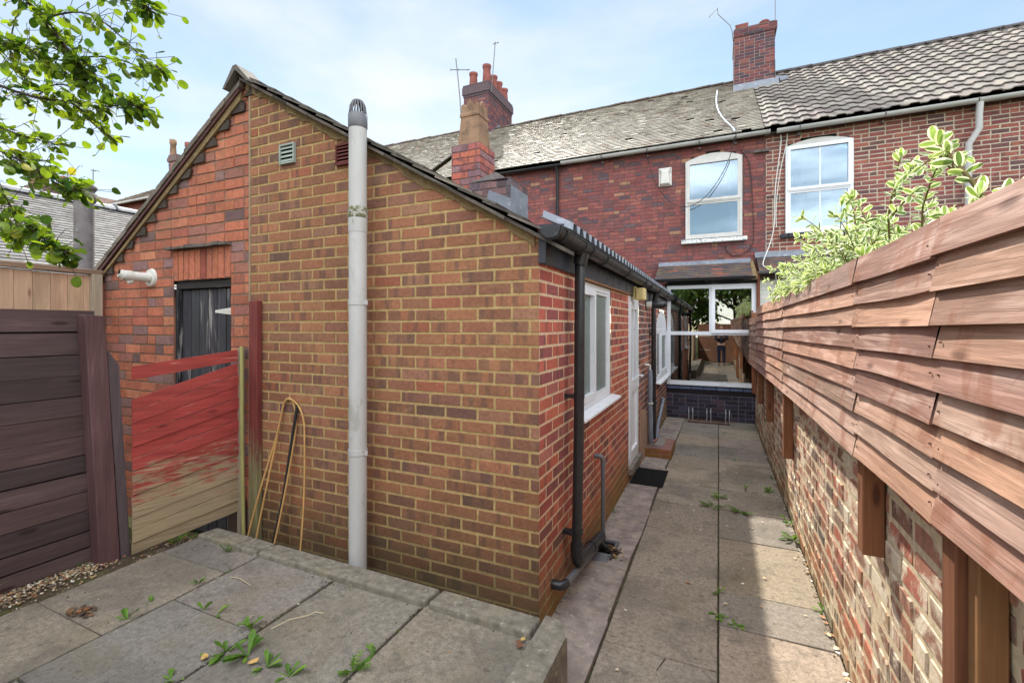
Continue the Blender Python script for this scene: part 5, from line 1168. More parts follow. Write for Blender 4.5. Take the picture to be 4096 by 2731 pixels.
t2, P2 = gable_house('distant gabled house peeping over the low tiled roof', -34.4, 17.2, R(90), 6, 6.0, 8.3, 9.55, S(120, 76, 66), [(1, S(122, 94, 84)), (1, S(108, 84, 76))])
def far_stack(parent, x, y, z0, z1, w, d, pots, ph=.5):
    mb = MB(); stack(mb, x-w/2, x+w/2, y-d/2, y+d/2, z0, z1, CH, S(150, 140, 134), int(abs(x)*3), bh=.15, bl=.45, mj=.03)
    mb.box(x-w/2-.06, x+w/2+.06, y-d/2-.06, y+d/2+.06, z1-.32, z1-.10, 1, S(110, 92, 88)); mb.box(x-w/2-.02, x+w/2+.02, y-d/2-.02, y+d/2+.02, z1-.10, z1+.05, 1, S(110, 92, 88)); c = mb.build('chimney', [m_brick_house, m_mortar], parent)
    for (dx, dy, mt_) in pots:
        mb = MB(); mb.lathe(x+dx, y+dy, [(.17, z1), (.14, z1+ph*.7), (.17, z1+ph*.75), (.18, z1+ph), (.13, z1+ph)], 14); mb.build('chimney_pot', mt_, c)
# a further terrace whose stacks show above the roofs
t3, P3_ = gable_house('far terrace whose tall brick stacks show above the grey tiled roof', -33.0, 10.6, R(90), 6.4, 7, 6.0, 7.9, S(132, 80, 68), BRT, 'terraced_house')
far_stack(t3, -33.0, 12.4, 7.2, 9.15, 1.2, 1.6, [(-.3, -.6, m_pot_buff), (-.2, -.1, m_pot_red), (.2, .5, m_pot_red)], .8)
far_stack(t1, -27.9, 16.1, 8.6, 11.3, .7, .9, [(-.2, -.3, m_pot_buff), (.15, .3, m_pot_red)], .95)
aerial('thin aerial mast beyond the round grey flue stack', [(-34.9, 15.1, 8.6), (-34.9, 15.1, 11.35)], .03, [(-35.1, 15.1, 11.3), (-34.5, 15.2, 11.2)], [(.2, .15), (.8, .15)])
aerial('short aerial mast beside the far brick stack', [(-32.4, 12.9, 8.0), (-32.4, 12.9, 10.2)], .025, [(-32.7, 12.8, 10.0), (-32.0, 13.1, 10.0)], [(.2, .25), (.7, .25)])
# roof of the next rear wing, between the small chimney and the far terrace
nw = thing('rear_wing', 'small rear wing roof with a pale verge in front of the far terraced house', 'house extension', (-7.6, 8.6, 0))
mb = MB(); tiles(mb, (-7.9, 7.6, 4.62), (1.5, 0, -.98), (0, 1, 0), 1.85, 2.35, .17, .2, .014, BT, seed=151); mb.face([(-7.9, 7.6, 4.60), (-6.4, 7.6, 3.62), (-6.4, 9.95, 3.62), (-7.9, 9.95, 4.60)], 0, S(50, 46, 44)); mb.face([(-7.9, 7.6, 4.62), (-7.9, 9.95, 4.62), (-9.4, 9.95, 3.6), (-9.4, 7.6, 3.6)], 0, S(90, 80, 76)); mb.build('roof', m_tile_plain, nw)
mb = MB(); brickwork(mb, PY(7.62), -9.3, -6.5, 1.0, 4.6, HOUSE, half=[(.66, 1, -.66), (-.68, 1, 9.95)], mcol=S(100, 80, 76), seed=152); brickwork(mb, PXp(-6.5), 7.62, 9.98, 1.0, 3.62, HOUSE, mcol=S(100, 80, 76), seed=153); mb.build('wall', [m_brick_house, m_mortar], nw)

# ================================================================== TREE
def leaf(mb, p, ax, nr, L, w, col, fold=.18, curl=.15, prof=None, mi=0, rim=None):
    """leaf from p along ax; prof = half widths at fractions; rim=(colour, material index, width) adds a pale margin"""
    ax = ax.normalized(); sd = nr.cross(ax)
    if sd.length < 1e-4: sd = ax.orthogonal()
    sd.normalize(); nr = ax.cross(sd).normalized()
    prof = prof or [(0, 0), (.12, .55), (.35, .98), (.62, 1.0), (.85, .66), (1.0, .0)]
    Pt = lambda f, s, k=1.0: p+ax*(L*f)+sd*(w*.5*s)-nr*(L*curl*f*f)+nr*(abs(s)*w*fold)
    for (f0, h0), (f1, h1) in zip(prof, prof[1:]):
        for s_ in (-1, 1):
            if rim:
                k = .56; g0 = .10 if f0 == 0 else (.88 if f0 == 1 else f0); g1 = .88 if f1 == 1 else f1
                a, b, c, d = Pt(f0, 0), Pt(f1, 0), Pt(f1, s_*h1*k), Pt(f0, s_*h0*k)
                e, g = Pt(f1, s_*h1), Pt(f0, s_*h0)
                pts = [a, b, c, d] if (h0 > 0 and h1 > 0) else ([a, b, c] if h0 == 0 else [a, b, d])
                mb.face(pts if s_ > 0 else pts[::-1], mi, col, smooth=True)
                pts = [d, c, e, g] if (h0 > 0 and h1 > 0) else ([a, c, e] if h0 == 0 else [d, b, g])
                mb.face(pts if s_ > 0 else pts[::-1], mi, rim[0], smooth=True)
            else:
                pts = [Pt(f0, 0), Pt(f1, 0), Pt(f1, s_*h1), Pt(f0, s_*h0)]
                if h0 == 0: pts = [Pt(f0, 0), Pt(f1, 0), Pt(f1, s_*h1)]
                elif h1 == 0: pts = [Pt(f0, 0), Pt(f1, 0), Pt(f0, s_*h0)]
                mb.face(pts if s_ > 0 else pts[::-1], mi, col, smooth=True)
def rv(rg): return Vector((rg.gauss(0, 1), rg.gauss(0, 1), rg.gauss(0, 1))).normalized()
tr = thing('tree', 'leafy round leaved tree reaching over the dark plank fence at upper left', 'tree', (-4.9, -.6, 0))
BR = [
 ([(-4.55, .3, 4.3), (-3.83, 1.02, 4.02), (-3.57, 1.14, 3.76), (-3.44, 1.19, 3.55), (-3.33, 1.24, 3.42), (-3.25, 1.28, 3.3), (-3.19, 1.3, 3.23), (-3.16, 1.32, 3.1)], .016),
 ([(-3.33, 1.24, 3.42), (-3.13, 1.17, 3.36), (-2.95, 1.25, 3.39), (-2.81, 1.31, 3.28), (-2.68, 1.37, 3.13), (-2.6, 1.41, 3.08)], .006),
 ([(-3.19, 1.3, 3.23), (-3.15, 1.43, 3.3), (-3.04, 1.48, 3.26), (-2.92, 1.54, 3.21)], .005), ([(-3.25, 1.28, 3.3), (-3.11, 1.34, 3.17), (-3.05, 1.37, 3.07)], .005),
 ([(-4.6, .4, 3.5), (-4.07, 1.02, 3.3), (-3.71, 1.18, 3.13), (-3.52, 1.26, 3.06), (-3.33, 1.35, 3.04), (-3.19, 1.42, 3.01), (-3.04, 1.48, 3.03), (-2.98, 1.51, 3.01)], .011),
 ([(-3.33, 1.35, 3.04), (-3.17, 1.37, 2.89), (-3.07, 1.41, 2.82)], .005), ([(-3.52, 1.26, 3.06), (-3.57, 1.35, 3.2), (-3.41, 1.43, 3.18)], .005),
 ([(-4.07, 1.02, 3.3), (-3.98, 1.06, 3.0), (-3.71, 1.18, 2.9), (-3.6, 1.23, 2.85), (-3.42, 1.31, 2.8)], .006),
 ([(-4.4, .4, 3.1), (-3.67, .98, 2.77), (-3.42, 1.09, 2.69), (-3.34, 1.13, 2.64), (-3.2, 1.19, 2.57), (-3.11, 1.23, 2.5), (-3.06, 1.26, 2.49)], .007),
 ([(-4.4, .4, 2.9), (-3.52, .99, 2.59), (-3.35, 1.07, 2.48), (-3.29, 1.09, 2.37), (-3.22, 1.13, 2.28), (-3.13, 1.17, 2.2), (-3.07, 1.2, 2.15)], .006),
 ([(-4.2, .4, 4.0), (-3.48, .96, 3.67), (-3.28, 1.04, 3.49), (-2.96, 1.19, 3.54), (-2.69, 1.31, 3.47), (-2.6, 1.35, 3.36)], .008),
 ([(-4.5, .6, 3.7), (-3.83, 1.02, 3.45), (-3.57, 1.14, 3.32), (-3.42, 1.2, 3.29), (-3.29, 1.26, 3.19)], .007),
 ([(-4.2, .6, 2.6), (-3.55, 1.03, 2.43), (-3.42, 1.09, 2.34), (-3.34, 1.13, 2.25)], .005), ([(-3.57, 1.24, 3.7), (-3.64, 1.21, 3.47), (-3.67, 1.2, 3.3), (-3.58, 1.24, 3.17)], .005)]
mb = MB(); mb.tube([(-5.0, -.7, 0), (-4.95, -.6, 1.2), (-4.85, -.35, 2.4), (-4.7, 0, 3.4), (-4.6, .2, 4.2), (-4.5, .2, 5.2)], [.13, .11, .095, .08, .06, .03], 12); mb.build('trunk', m_bark, tr)
mb = MB(); lm = MB(); rg = random.Random(77)
LC = [(5, S(112, 140, 48)), (4, S(98, 126, 44)), (3, S(132, 156, 56)), (2.5, S(74, 102, 44)), (.35, S(160, 160, 56)), (1.5, S(60, 94, 44))]
def pick(pal, rg):
    x = rg.uniform(0, sum(w for w, _ in pal))
    for w, c in pal:
        x -= w
        if x <= 0: return c
    return pal[-1][1]
ALD = [(0, 0), (.06, .50), (.22, .88), (.45, 1.0), (.70, .96), (.90, .66), (1.0, .0)]
for pts, r in BR:
    P = [Vector(p) for p in pts]
    for _ in range(2):
        Q = [P[0]]
        for a, b in zip(P, P[1:]): Q += [a.lerp(b, .25), a.lerp(b, .75)]
        P = Q+[P[-1]]
    n = len(P); mb.tube(P, [r*(1-.78*i/(n-1)) for i in range(n)], 6)
    L = sum((b-a).length for a, b in zip(P, P[1:]))
    for _ in range(int(L*115)):
        f = rg.uniform(.18, 1.0)**.85; i = min(int(f*(n-1)), n-2); q = P[i].lerp(P[i+1], f*(n-1)-i); t = (P[i+1]-P[i]).normalized()
        ax = (t*.7+rv(rg)*.9+Vector((0, 0, -.35))).normalized(); st = q+ax*rg.uniform(.012, .05)
        if rg.random() < .45: st = q+rv(rg)*rg.uniform(.03, .15)
        mb.tube([q, st], .0013, 4)
        up = (Vector((0, 0, 1))+rv(rg)*.75).normalized(); s_ = rg.uniform(.022, .062)
        leaf(lm, st, ax, up, s_, s_*rg.uniform(.72, .92), jit(pick(LC, rg), .14, rg), rg.uniform(.02, .14), rg.uniform(-.05, .3), ALD)
mb.build('branch', m_bark, tr); lm.build('foliage', m_leaf, tr)

# ================================================================== VARIEGATED SHRUB BEHIND THE FENCE
sh = thing('variegated_shrub', 'variegated cream edged shrub spilling over the top of the board fence', 'shrub', (1.1, 3.6, 0))
mb = MB(); lm = MB(); rg = random.Random(88)
GRN = [(3, S(142, 166, 80)), (3, S(124, 150, 72)), (2, S(158, 182, 94)), (1, S(98, 126, 64))]; CRM = [(3, S(240, 242, 208)), (2, S(246, 247, 224)), (1, S(226, 234, 184))]
EUO = [(0, 0), (.10, .45), (.30, .88), (.55, 1.0), (.80, .82), (.94, .45), (1.0, .0)]
def shoot(P, r, dens, s0, s1, tip=0):
    P = [Vector(p) for p in P]
    for _ in range(2):
        Q = [P[0]]
        for a, b in zip(P, P[1:]): Q += [a.lerp(b, .25), a.lerp(b, .75)]
        P = Q+[P[-1]]
    n = len(P); mb.tube(P, [r*(1-.6*i/(n-1)) for i in range(n)], 6)
    L = sum((b-a).length for a, b in zip(P, P[1:])); m = max(2, int(L*dens)); ph = rg.uniform(0, 6)
    for j in range(m):
        f = (j+.6)/m; i = min(int(f*(n-1)), n-2); q = P[i].lerp(P[i+1], f*(n-1)-i); t = (P[i+1]-P[i]).normalized()
        u = t.orthogonal().normalized(); w = t.cross(u); ph += 1.57
        for s_ in (1, -1):
            ax = (t*.55+(u*math.cos(ph)+w*math.sin(ph))*s_+rv(rg)*.25).normalized(); nr = (t+rv(rg)*.35).normalized(); s2 = rg.uniform(s0, s1)
            leaf(lm, q, ax, nr, s2, s2*rg.uniform(.46, .60), jit(pick(GRN, rg), .1, rg), .10, rg.uniform(-.1, .25), EUO, 0, (jit(pick(CRM, rg), .05, rg), 0))
    for j in range(tip):
        ax = (t+rv(rg)*.8).normalized(); s2 = rg.uniform(s0, s1); leaf(lm, P[-1], ax, rv(rg), s2, s2*.5, jit(pick(GRN, rg), .1, rg), .1, .1, EUO, 0, (jit(pick(CRM, rg), .05, rg), 0))
shoot([(.95, 1.75, 1.5), (.80, 1.95, 2.13), (.78, 2.078, 2.285), (.78, 2.158, 2.354), (.78, 2.278, 2.449), (.78, 2.343, 2.507)], .009, 12, .045, .065)
for k in range(5): shoot([(.78, 2.16+k*.025, 2.32+k*.018), (.78+rg.uniform(-.06, .06), 2.20+k*.025+rg.uniform(-.05, .09), 2.38+k*.016+rg.uniform(-.05, .06)), (.78+rg.uniform(-.1, .1), 2.24+k*.028+rg.uniform(-.08, .12), 2.41+k*.014+rg.uniform(-.07, .07))], .003, 22, .030, .048, 3)
shoot([(.9, 3.1, 1.6), (.78, 2.913, 2.272), (.78, 2.847, 2.428), (.78, 2.706, 2.46), (.78, 2.563, 2.474)], .006, 20, .036, .050, 3)
shoot([(.78, 2.805, 2.40), (.78, 2.765, 2.534), (.78, 2.716, 2.567)], .004, 26, .036, .05, 3)
shoot([(.85, 2.6, 1.7), (.78, 2.49, 2.247), (.78, 2.421, 2.317), (.78, 2.364, 2.375), (.78, 2.297, 2.404)], .005, 22, .038, .05, 2)
shoot([(.78, 2.847, 2.318), (.78, 2.687, 2.345), (.78, 2.563, 2.36)], .005, 24, .04, .055, 2)
shoot([(.80, 3.2, 2.2), (.78, 3.303, 2.421), (.78, 3.46, 2.52), (.78, 3.599, 2.601)], .005, 14, .05, .07, 5)
shoot([(.78, 1.99, 2.10), (.78, 1.937, 2.15), (.78, 1.855, 2.16), (.78, 1.781, 2.15)], .004, 30, .045, .06, 3)
for k in range(7): y = 1.62+k*.05; shoot([(.85, y, 1.95), (.72, y+.02, 2.04+rg.uniform(0, .05)), (.66, y+.04, 2.08+rg.uniform(0, .06))], .003, 22, .035, .05, 3)
for k in range(6): y = 2.15+k*.06; shoot([(.85, y, 1.95), (.75, y+.04, 2.05), (.70, y+.07, 2.10+rg.uniform(0, .03))], .003, 22, .04, .06, 2)
for k in range(200):   # the main mass, spilling over the boards
    y = rg.uniform(2.75, 5.4); hmax = 2.34 if y < 3.0 else 2.50; hmax = hmax-.22*max(0, (y-4.3))
    z0 = rg.uniform(1.9, max(2.0, hmax-.22)); x = rg.uniform(.62, 1.05)
    d = Vector((rg.gauss(-.25, .5), rg.gauss(0, .6), rg.uniform(.2, .9))).normalized(); L = rg.uniform(.16, .34)
    a = Vector((x, y, z0)); b = a+d*L
    if b.z > hmax: b.z = hmax-rg.uniform(0, .08)
    if b.x < .58 and b.z < 2.06: b.z = 2.07+rg.uniform(0, .06)
    shoot([a, a.lerp(b, .5)+Vector((0, 0, .03)), b], .0035, 24, .038, .062, 4)
for k in range(30):    # long leaves hanging over the top edge
    y = rg.uniform(3.2, 5.2); a = Vector((.66, y, 2.06)); shoot([a, a+Vector((-.08, .03, .05)), a+Vector((-.15, .05, .01+rg.uniform(-.04, .04)))], .003, 30, .038, .060, 3)
for k in range(7):
    y = 2.6+k*.42; mb.tube([(1.15+rg.uniform(-.1, .1), y, 0), (1.0, y+.05, 1.0), (.88, y+.02, 2.1)], [.02, .015, .008], 7)
mb.build('branch', m_twig, sh); lm.build('foliage', m_leaf_shrub, sh)

# ================================================================== WEEDS, GRAVEL, PETALS
def weed(label, x, y, z, n, L, seed, kind='rosette', tall=.5, name='weed', cat='weed'):
    rg = random.Random(seed); mb = MB(); base = Vector((x, y, z))
    for i in range(n):
        a = rg.uniform(0, 6.28); el = rg.uniform(.15, tall); ax = Vector((math.cos(a), math.sin(a), el*1.6)).normalized(); s_ = L*rg.uniform(.6, 1.15)
        c = jit(pick([(3, S(100, 138, 52)), (2, S(84, 120, 48)), (1, S(124, 156, 64))], rg), .12, rg)
        if kind == 'grass':
            leaf(mb, base, ax, Vector((0, 0, 1)), s_, s_*.045, S(126, 148, 96), .1, .5, [(0, 0), (.05, .8), (.5, 1), (1, 0)])
        elif kind == 'sprig':
            q = base+ax*s_; mb.tube([base, base.lerp(q, .6)+Vector((0, 0, .01)), q], .0015, 4, 0, c)
            for f in (.4, .6, .8, 1.0):
                for s2 in (1, -1): leaf(mb, base.lerp(q, f), (ax.cross(Vector((0, 0, 1)))*s2+ax*.4+Vector((0, 0, .3))).normalized(), Vector((0, 0, 1)), s_*.22, s_*.13, c, .1, .2)
        else:
            leaf(mb, base+Vector((rg.uniform(-.008, .008), rg.uniform(-.008, .008), 0)), ax, Vector((0, 0, 1)), s_, s_*rg.uniform(.26, .40), c, .12, rg.uniform(.1, .45), [(0, 0), (.08, .18), (.3, .40), (.45, .62), (.55, .56), (.75, 1.0), (.92, .6), (1, 0)])
    return tag(mb.build(name, m_leaf_weed), label, cat)
Wd = [
 ('upright dock seedling in the joint between the two left slab columns', -2.79, 1.345, 5, .075, 'rosette', 1.2),
 ('small weed just behind the upright dock seedling in the same joint', -2.84, 1.485, 4, .035, 'rosette', 1.0),
 ('mossy clump of weeds halfway along the long left joint', -2.80, 1.715, 6, .045, 'sprig', .9),
 ('row seedling at the start of the short cross joint', -2.51, 1.565, 4, .055, 'rosette', 1.3),
 ('larger leaved weed second along the short cross joint', -2.41, 1.566, 3, .06, 'rosette', 1.1),
 ('bushy dandelion with dry stalks at the end of the short cross joint', -2.155, 1.565, 9, .065, 'rosette', 1.1),
 ('leafy weed where four slabs meet in front of the coping', -2.09, 1.41, 7, .075, 'rosette', .9),
 ('biggest spreading weed in the front slab joint', -1.98, 1.428, 10, .085, 'rosette', .8),
 ('broad leaved weed to the right of the biggest one', -1.84, 1.418, 8, .075, 'rosette', .7),
 ('small rosette cut by the lower edge of the picture', -2.14, 1.20, 7, .06, 'rosette', .7),
 ('trailing weed at the right end of the front slab joint', -1.70, 1.42, 7, .07, 'rosette', .7),
 ('feathery green weed in the soil below the red fence', -3.47, 1.96, 9, .07, 'sprig', .9),
 ('little weed in the corner between red fence and coping', -3.42, 2.05, 5, .05, 'sprig', 1.0),
 ('single sprig left of the front slab joint with an orange leaf', -2.13, 1.345, 3, .045, 'rosette', .9),
 ('tiny sprig at the crossing of the back slab joints', -2.75, 1.86, 4, .03, 'sprig', .9),
 ('broad weed at the foot of the dark post', -3.69, 1.56, 4, .08, 'rosette', 1.2),
 ('green weed growing against the coping by the cane feet', -3.02, 2.03, 6, .05, 'sprig', 1.2),
 ('bright weed in the joint right of the grey pipe', -1.462, 1.68, 7, .055, 'rosette', 1.0),
 ('spreading weed at the bottom of the joint right of the grey pipe', -1.47, 1.555, 9, .06, 'sprig', .6)]
for i, (lb, x, y, n, L, kd, tl) in enumerate(Wd): weed(lb, x, y, .254, n, L*1.15, 300+i, kd, tl)
weed('long thin grass blades arching from under the dark fence', -3.70, 1.02, .245, 6, .30, 341, 'grass', 1.0, 'grass_tuft', 'grass')
Wa = [
 ('creeping weed at the crossing in the middle of the alley', -.01, 5.16, 8, .08, 'sprig', .4), ('flat star shaped weed left of the alley joint', -.05, 4.91, 9, .10, 'sprig', .25),
 ('runner of weed crossing onto the right hand slab', .19, 4.89, 9, .10, 'sprig', .25), ('tall seedling out on the right hand slab', .26, 5.56, 4, .07, 'sprig', 1.2), ('bright grass like tuft near the brick wall', .48, 5.57, 9, .08, 'rosette', 1.5),
 ('bright green weed at the wall foot, farther of the pair', .575, 4.75, 8, .09, 'rosette', 1.3), ('bright green weed at the wall foot, nearer of the pair', .57, 4.42, 9, .09, 'rosette', 1.2),
 ('weed in the centre joint beside a grey stone', -.005, 3.34, 6, .05, 'sprig', .7), ('small round leaved weed low in the centre joint', -.005, 3.08, 8, .05, 'rosette', .5), ('flat weed on the cross joint right of centre', .08, 3.03, 7, .05, 'rosette', .3),
 ('weed tucked under the brick wall in the sunlit strip', .588, 3.40, 6, .06, 'rosette', .9), ('sprout on the far slab near the middle', .20, 6.75, 5, .06, 'rosette', .3), ('green tuft under the far fence post', .585, 6.10, 6, .07, 'rosette', 1.0), ('weed at the foot of the extension wall', -.91, 4.40, 6, .05, 'rosette', .6)]
for i, (lb, x, y, n, L, kd, tl) in enumerate(Wa): weed(lb, x, y, .0, n, L*1.1, 400+i, kd, tl)
rg = random.Random(55); mb = MB()
def pebble(mb, x, y, z, s, col, rg):
    vs = []; q = [(1, 0, 0), (-1, 0, 0), (0, 1, 0), (0, -1, 0), (0, 0, 1), (0, 0, -1)]; a = rg.uniform(0, 3.14); sx, sy, sz = s*rg.uniform(.7, 1.4), s*rg.uniform(.6, 1.0), s*rg.uniform(.4, .8)
    ring = [(math.cos(t*.785), math.sin(t*.785)) for t in range(8)]; ca, sa = math.cos(a), math.sin(a)
    T = lambda u, v, w: (x+u*sx*ca-v*sy*sa, y+u*sx*sa+v*sy*ca, z+w*sz)
    for (u, v) in ring: vs.append(T(u*.75, v*.75, .75))
    for (u, v) in ring: vs.append(T(u, v, 0))
    for (u, v) in ring: vs.append(T(u*.7, v*.7, -.7))
    fs = [tuple(range(8))]+[(8+k, 8+(k+1) % 8, (k+1) % 8, k) for k in range(8)]+[(16+k, 16+(k+1) % 8, 8+(k+1) % 8, 8+k) for k in range(8)]
    mb.mesh(vs, fs, 0, col, True)
PBC = [(3, S(190, 178, 154)), (4, S(172, 146, 106)), (2, S(156, 104, 72)), (4, S(130, 110, 92)), (1, S(216, 210, 196)), (3, S(104, 94, 84))]
for i in range(3600):
    y = rg.uniform(-.6, 1.68); w = .24*(1-.30*max(0, y-.6)); x = -3.71+abs(rg.gauss(0, w*.52)); pebble(mb, x, y, (.246 if x < -3.43 else .258)+rg.uniform(-.004, .010)*(1 if x < -3.5 else .1), rg.uniform(.003, .0095), jit(pick(PBC, rg), .12, rg), rg)
for i in range(90):
    f = rg.random(); pebble(mb, -3.50+rg.uniform(-.05, .10), 1.72+f*.36, .248, rg.uniform(.003, .009), jit(pick(PBC+[(8, S(70, 60, 50))], rg), .15, rg), rg)
tag(mb.build('gravel', m_stone), 'strip of mixed buff gravel along the foot of the dark fence', 'gravel', kind='stuff')
mb = MB()
for i in range(230):   # soil crumbs and dead leaf bits lying on the patio and in its joints
    if rg.random() < .5: x, y = rg.choice([-2.76, -2.10, -1.46])+rg.gauss(0, .012), rg.uniform(.5, 2.05)
    else: x, y = rg.uniform(-3.5, -.95), rg.uniform(.6, 2.05)
    if rg.random() < .15: y = 2.04+rg.uniform(-.02, .012)
    pebble(mb, x, y, .258, rg.uniform(.002, .0055), jit(pick([(4, S(62, 54, 46)), (2, S(96, 76, 54)), (1, S(170, 130, 80)), (1, S(196, 186, 168))], rg), .15, rg), rg)
for i in range(46): scatter_leaf(mb, -3.08+rg.gauss(0, .05), 1.27+rg.gauss(0, .03), .262, rg.uniform(.006, .018), jit(rg.choice([S(128, 88, 56), S(76, 62, 50), S(100, 80, 60)]), .2, rg), rg)
for (x, y) in ((-.86, 2.04), (-.855, 1.99), (-.87, 2.01), (-2.13, 1.33), (-3.55, 1.70), (-3.47, 1.93), (-3.46, 2.02), (-1.90, 1.40)): scatter_leaf(mb, x, y, .262, rg.uniform(.014, .026), jit(rg.choice([S(196, 160, 96), S(150, 96, 60), S(120, 84, 60)]), .1, rg), rg)
for (x0_, y0_, x1_, y1_) in ((-2.18, 1.56, -2.22, 1.64), (-2.04, 1.60, -1.96, 1.75), (-1.96, 1.75, -1.90, 1.80), (-2.69, 1.83, -2.50, 1.82)): mb.tube([(x0_, y0_, .262), ((x0_+x1_)/2, (y0_+y1_)/2, .276), (x1_, y1_, .262)], .0022, 5, 0, S(190, 176, 140))
tag(mb.build('patio_debris', m_debris), 'soil crumbs, dry stalks and dead leaf bits lying on the patio slabs', 'debris', kind='stuff')
mb = MB()
for i in range(150):   # pale petals blown to the foot of the wall, a few out on the slabs
    if i < 105: x, y = .593-abs(rg.gauss(0, .014)), 1.2+rg.random()**1.1*6.0
    else: x, y = rg.uniform(-.55, .57), rg.uniform(1.4, 7.5)
    s_ = rg.uniform(.007, .017)*(1.25 if y < 3.5 else .9)
    scatter_leaf(mb, x, y, .003, s_, jit(rg.choice([S(224, 216, 200), S(214, 206, 192), S(200, 180, 150), S(170, 130, 96)]), .08, rg), rg)
for i in range(260): pebble(mb, .596-abs(rg.gauss(0, .02)), rg.uniform(1.0, 9.0), .003, rg.uniform(.002, .007), jit(rg.choice([S(70, 58, 46), S(110, 92, 70), S(96, 80, 60)]), .2, rg), rg)
for i in range(160): pebble(mb, -.922+abs(rg.gauss(0, .012)), rg.uniform(2.5, 9.2), .007, rg.uniform(.002, .006), jit(rg.choice([S(60, 52, 44), S(90, 78, 62)]), .2, rg), rg)
tag(mb.build('fallen_petals', m_debris), 'pale petals and grit scattered along the foot of the brick wall', 'petals', kind='stuff')

# moss and seedlings packed into the joints
rg = random.Random(66); mb = MB()
def tuft(x, y, z, s_):
    for _ in range(rg.randint(3, 6)):
        a = rg.uniform(0, 6.28); ax = Vector((math.cos(a), math.sin(a), rg.uniform(.2, 1.4))).normalized()
        leaf(mb, Vector((x+rg.gauss(0, s_*.6), y+rg.gauss(0, s_*.6), z)), ax, Vector((0, 0, 1)), s_*rg.uniform(.6, 1.3), s_*rg.uniform(.3, .6), jit(pick([(3, S(92, 104, 48)), (2, S(112, 124, 56)), (2, S(74, 82, 44)), (1, S(120, 110, 70))], rg), .15, rg), .1, .2)
for x in (-2.76, -2.10, -1.46):
    for _ in range(34):
        y = rg.uniform(.6, 2.05); tuft(x+rg.gauss(0, .004), y, .250, rg.uniform(.004, .011))
for (xa, xb, y) in ((-2.75, -2.11, 1.555), (-2.09, -1.47, 1.415), (-3.4, -2.77, 1.85)):
    for _ in range(16): tuft(rg.uniform(xa, xb), y+rg.gauss(0, .004), .250, rg.uniform(.004, .011))
for _ in range(70): tuft(rg.uniform(-3.3, -.85), 2.045+rg.gauss(0, .008), .250, rg.uniform(.004, .012))
for _ in range(110): tuft(-.003+rg.gauss(0, .003), rg.uniform(1.6, 8.5), -.004, rg.uniform(.004, .010))
for _ in range(60): tuft(-.602+rg.gauss(0, .003), rg.uniform(1.6, 7.0), -.004, rg.uniform(.004, .009))
for _ in range(80): tuft(.592+rg.gauss(0, .006), rg.uniform(1.5, 7.0), -.002, rg.uniform(.004, .012))
for _ in range(40): tuft(-.925+rg.gauss(0, .005), rg.uniform(2.5, 6.5), .004, rg.uniform(.004, .010))
tag(mb.build('joint_moss', m_leaf_weed), 'moss and tiny seedlings packed into the slab joints', 'moss', kind='stuff')

# ================================================================== BEHIND THE VIEWPOINT (seen mirrored in the bay glass)
gt = thing('garden_gate', 'brown plank garden gate with two pale strap hinges closing the alley', 'gate', (-.15, -5.0, 0))
mb = MB(); x = -.92
while x < .58: mb.box(x, x+.135, -5.03, -5.0, .06, 1.85, 0, jit(S(120, 84, 66), .1), 2); x += .138
mb.build('plank_panel', m_wood_post, gt)
for z in (.62, 1.30):
    mb = MB(); mb.prism([(.85, z-.02), (.35, z-.008), (.35, z+.008), (.85, z+.02)], PYp(-5.0), .0, .006); mb.build('hinge', m_white_pl, gt)
lw = MB(); brickwork(lw, PXp(-1.02), -5.0, -2.7, 0, 1.5, OLDW, mcol=S(190, 172, 144), seed=161); lw.box(-1.25, -1.025, -5.0, -2.7, 0, 1.5, 1, S(170, 150, 130)); tag(lw.build('side_wall', [m_brick_old, m_mortar]), 'short old brick wall beside the garden gate', 'brick wall')
pt = MB(); pt.lathe(-.78, -2.9, [(.10, 0), (.15, .24), (.165, .245), (.165, .29), (.14, .29), (.12, .2)], 18); tag(pt.build('plant_pot', m_pot_red), 'empty terracotta plant pot beside the short old wall', 'plant pot')
def garden_tree(label, x, y, h, r, seed, n=1500, cols=None):
    t = thing('garden_tree', label, 'tree', (x, y, 0)); rg = random.Random(seed); mb = MB(); lm = MB()
    mb.tube([(x, y, 0), (x+.1, y, h*.3), (x, y+.1, h*.6), (x, y, h*.85)], [.16, .13, .09, .03], 9); cl = []
    for i in range(16):
        a = rg.uniform(0, 6.28); rr = r*rg.uniform(.3, .95); z = h*rg.uniform(.30, .98); k = 1-.5*max(0, (z/h-.6))/.4; c = Vector((x+rr*k*math.cos(a), y+rr*k*math.sin(a), z)); cl.append((c, r*rg.uniform(.25, .45)))
        mb.tube([(x, y, z*.7), tuple(c)], [.05, .012], 6)
    for i in range(n):
        c, q = rg.choice(cl); p = c+rv(rg)*q*rg.uniform(.4, 1.05); s_ = rg.uniform(.14, .26); leaf(lm, p, rv(rg), (Vector((0, 0, 1))+rv(rg)*.8), s_, s_*.6, jit(pick(cols or [(3, S(80, 110, 50)), (2, S(64, 94, 44)), (2, S(104, 132, 60))], rg), .15, rg), .1, .2)
    mb.build('trunk', m_bark, t); lm.build('crown', m_leaf_far, t)
garden_tree('broad dark garden tree mirrored in the bay window', -2.0, -9.5, 6.0, 2.6, 171, 5200); garden_tree('tall garden tree behind the gate', .8, -10.5, 6.6, 2.6, 172, 5200); garden_tree('lighter leafy garden tree at the far right behind the gate', 3.6, -8.5, 5.2, 2.3, 173, 3600, [(2, S(124, 146, 72)), (2, S(104, 132, 60))]); garden_tree('bushy garden tree at the far left behind the gate', -5.5, -9.0, 5.5, 2.5, 174, 3600)

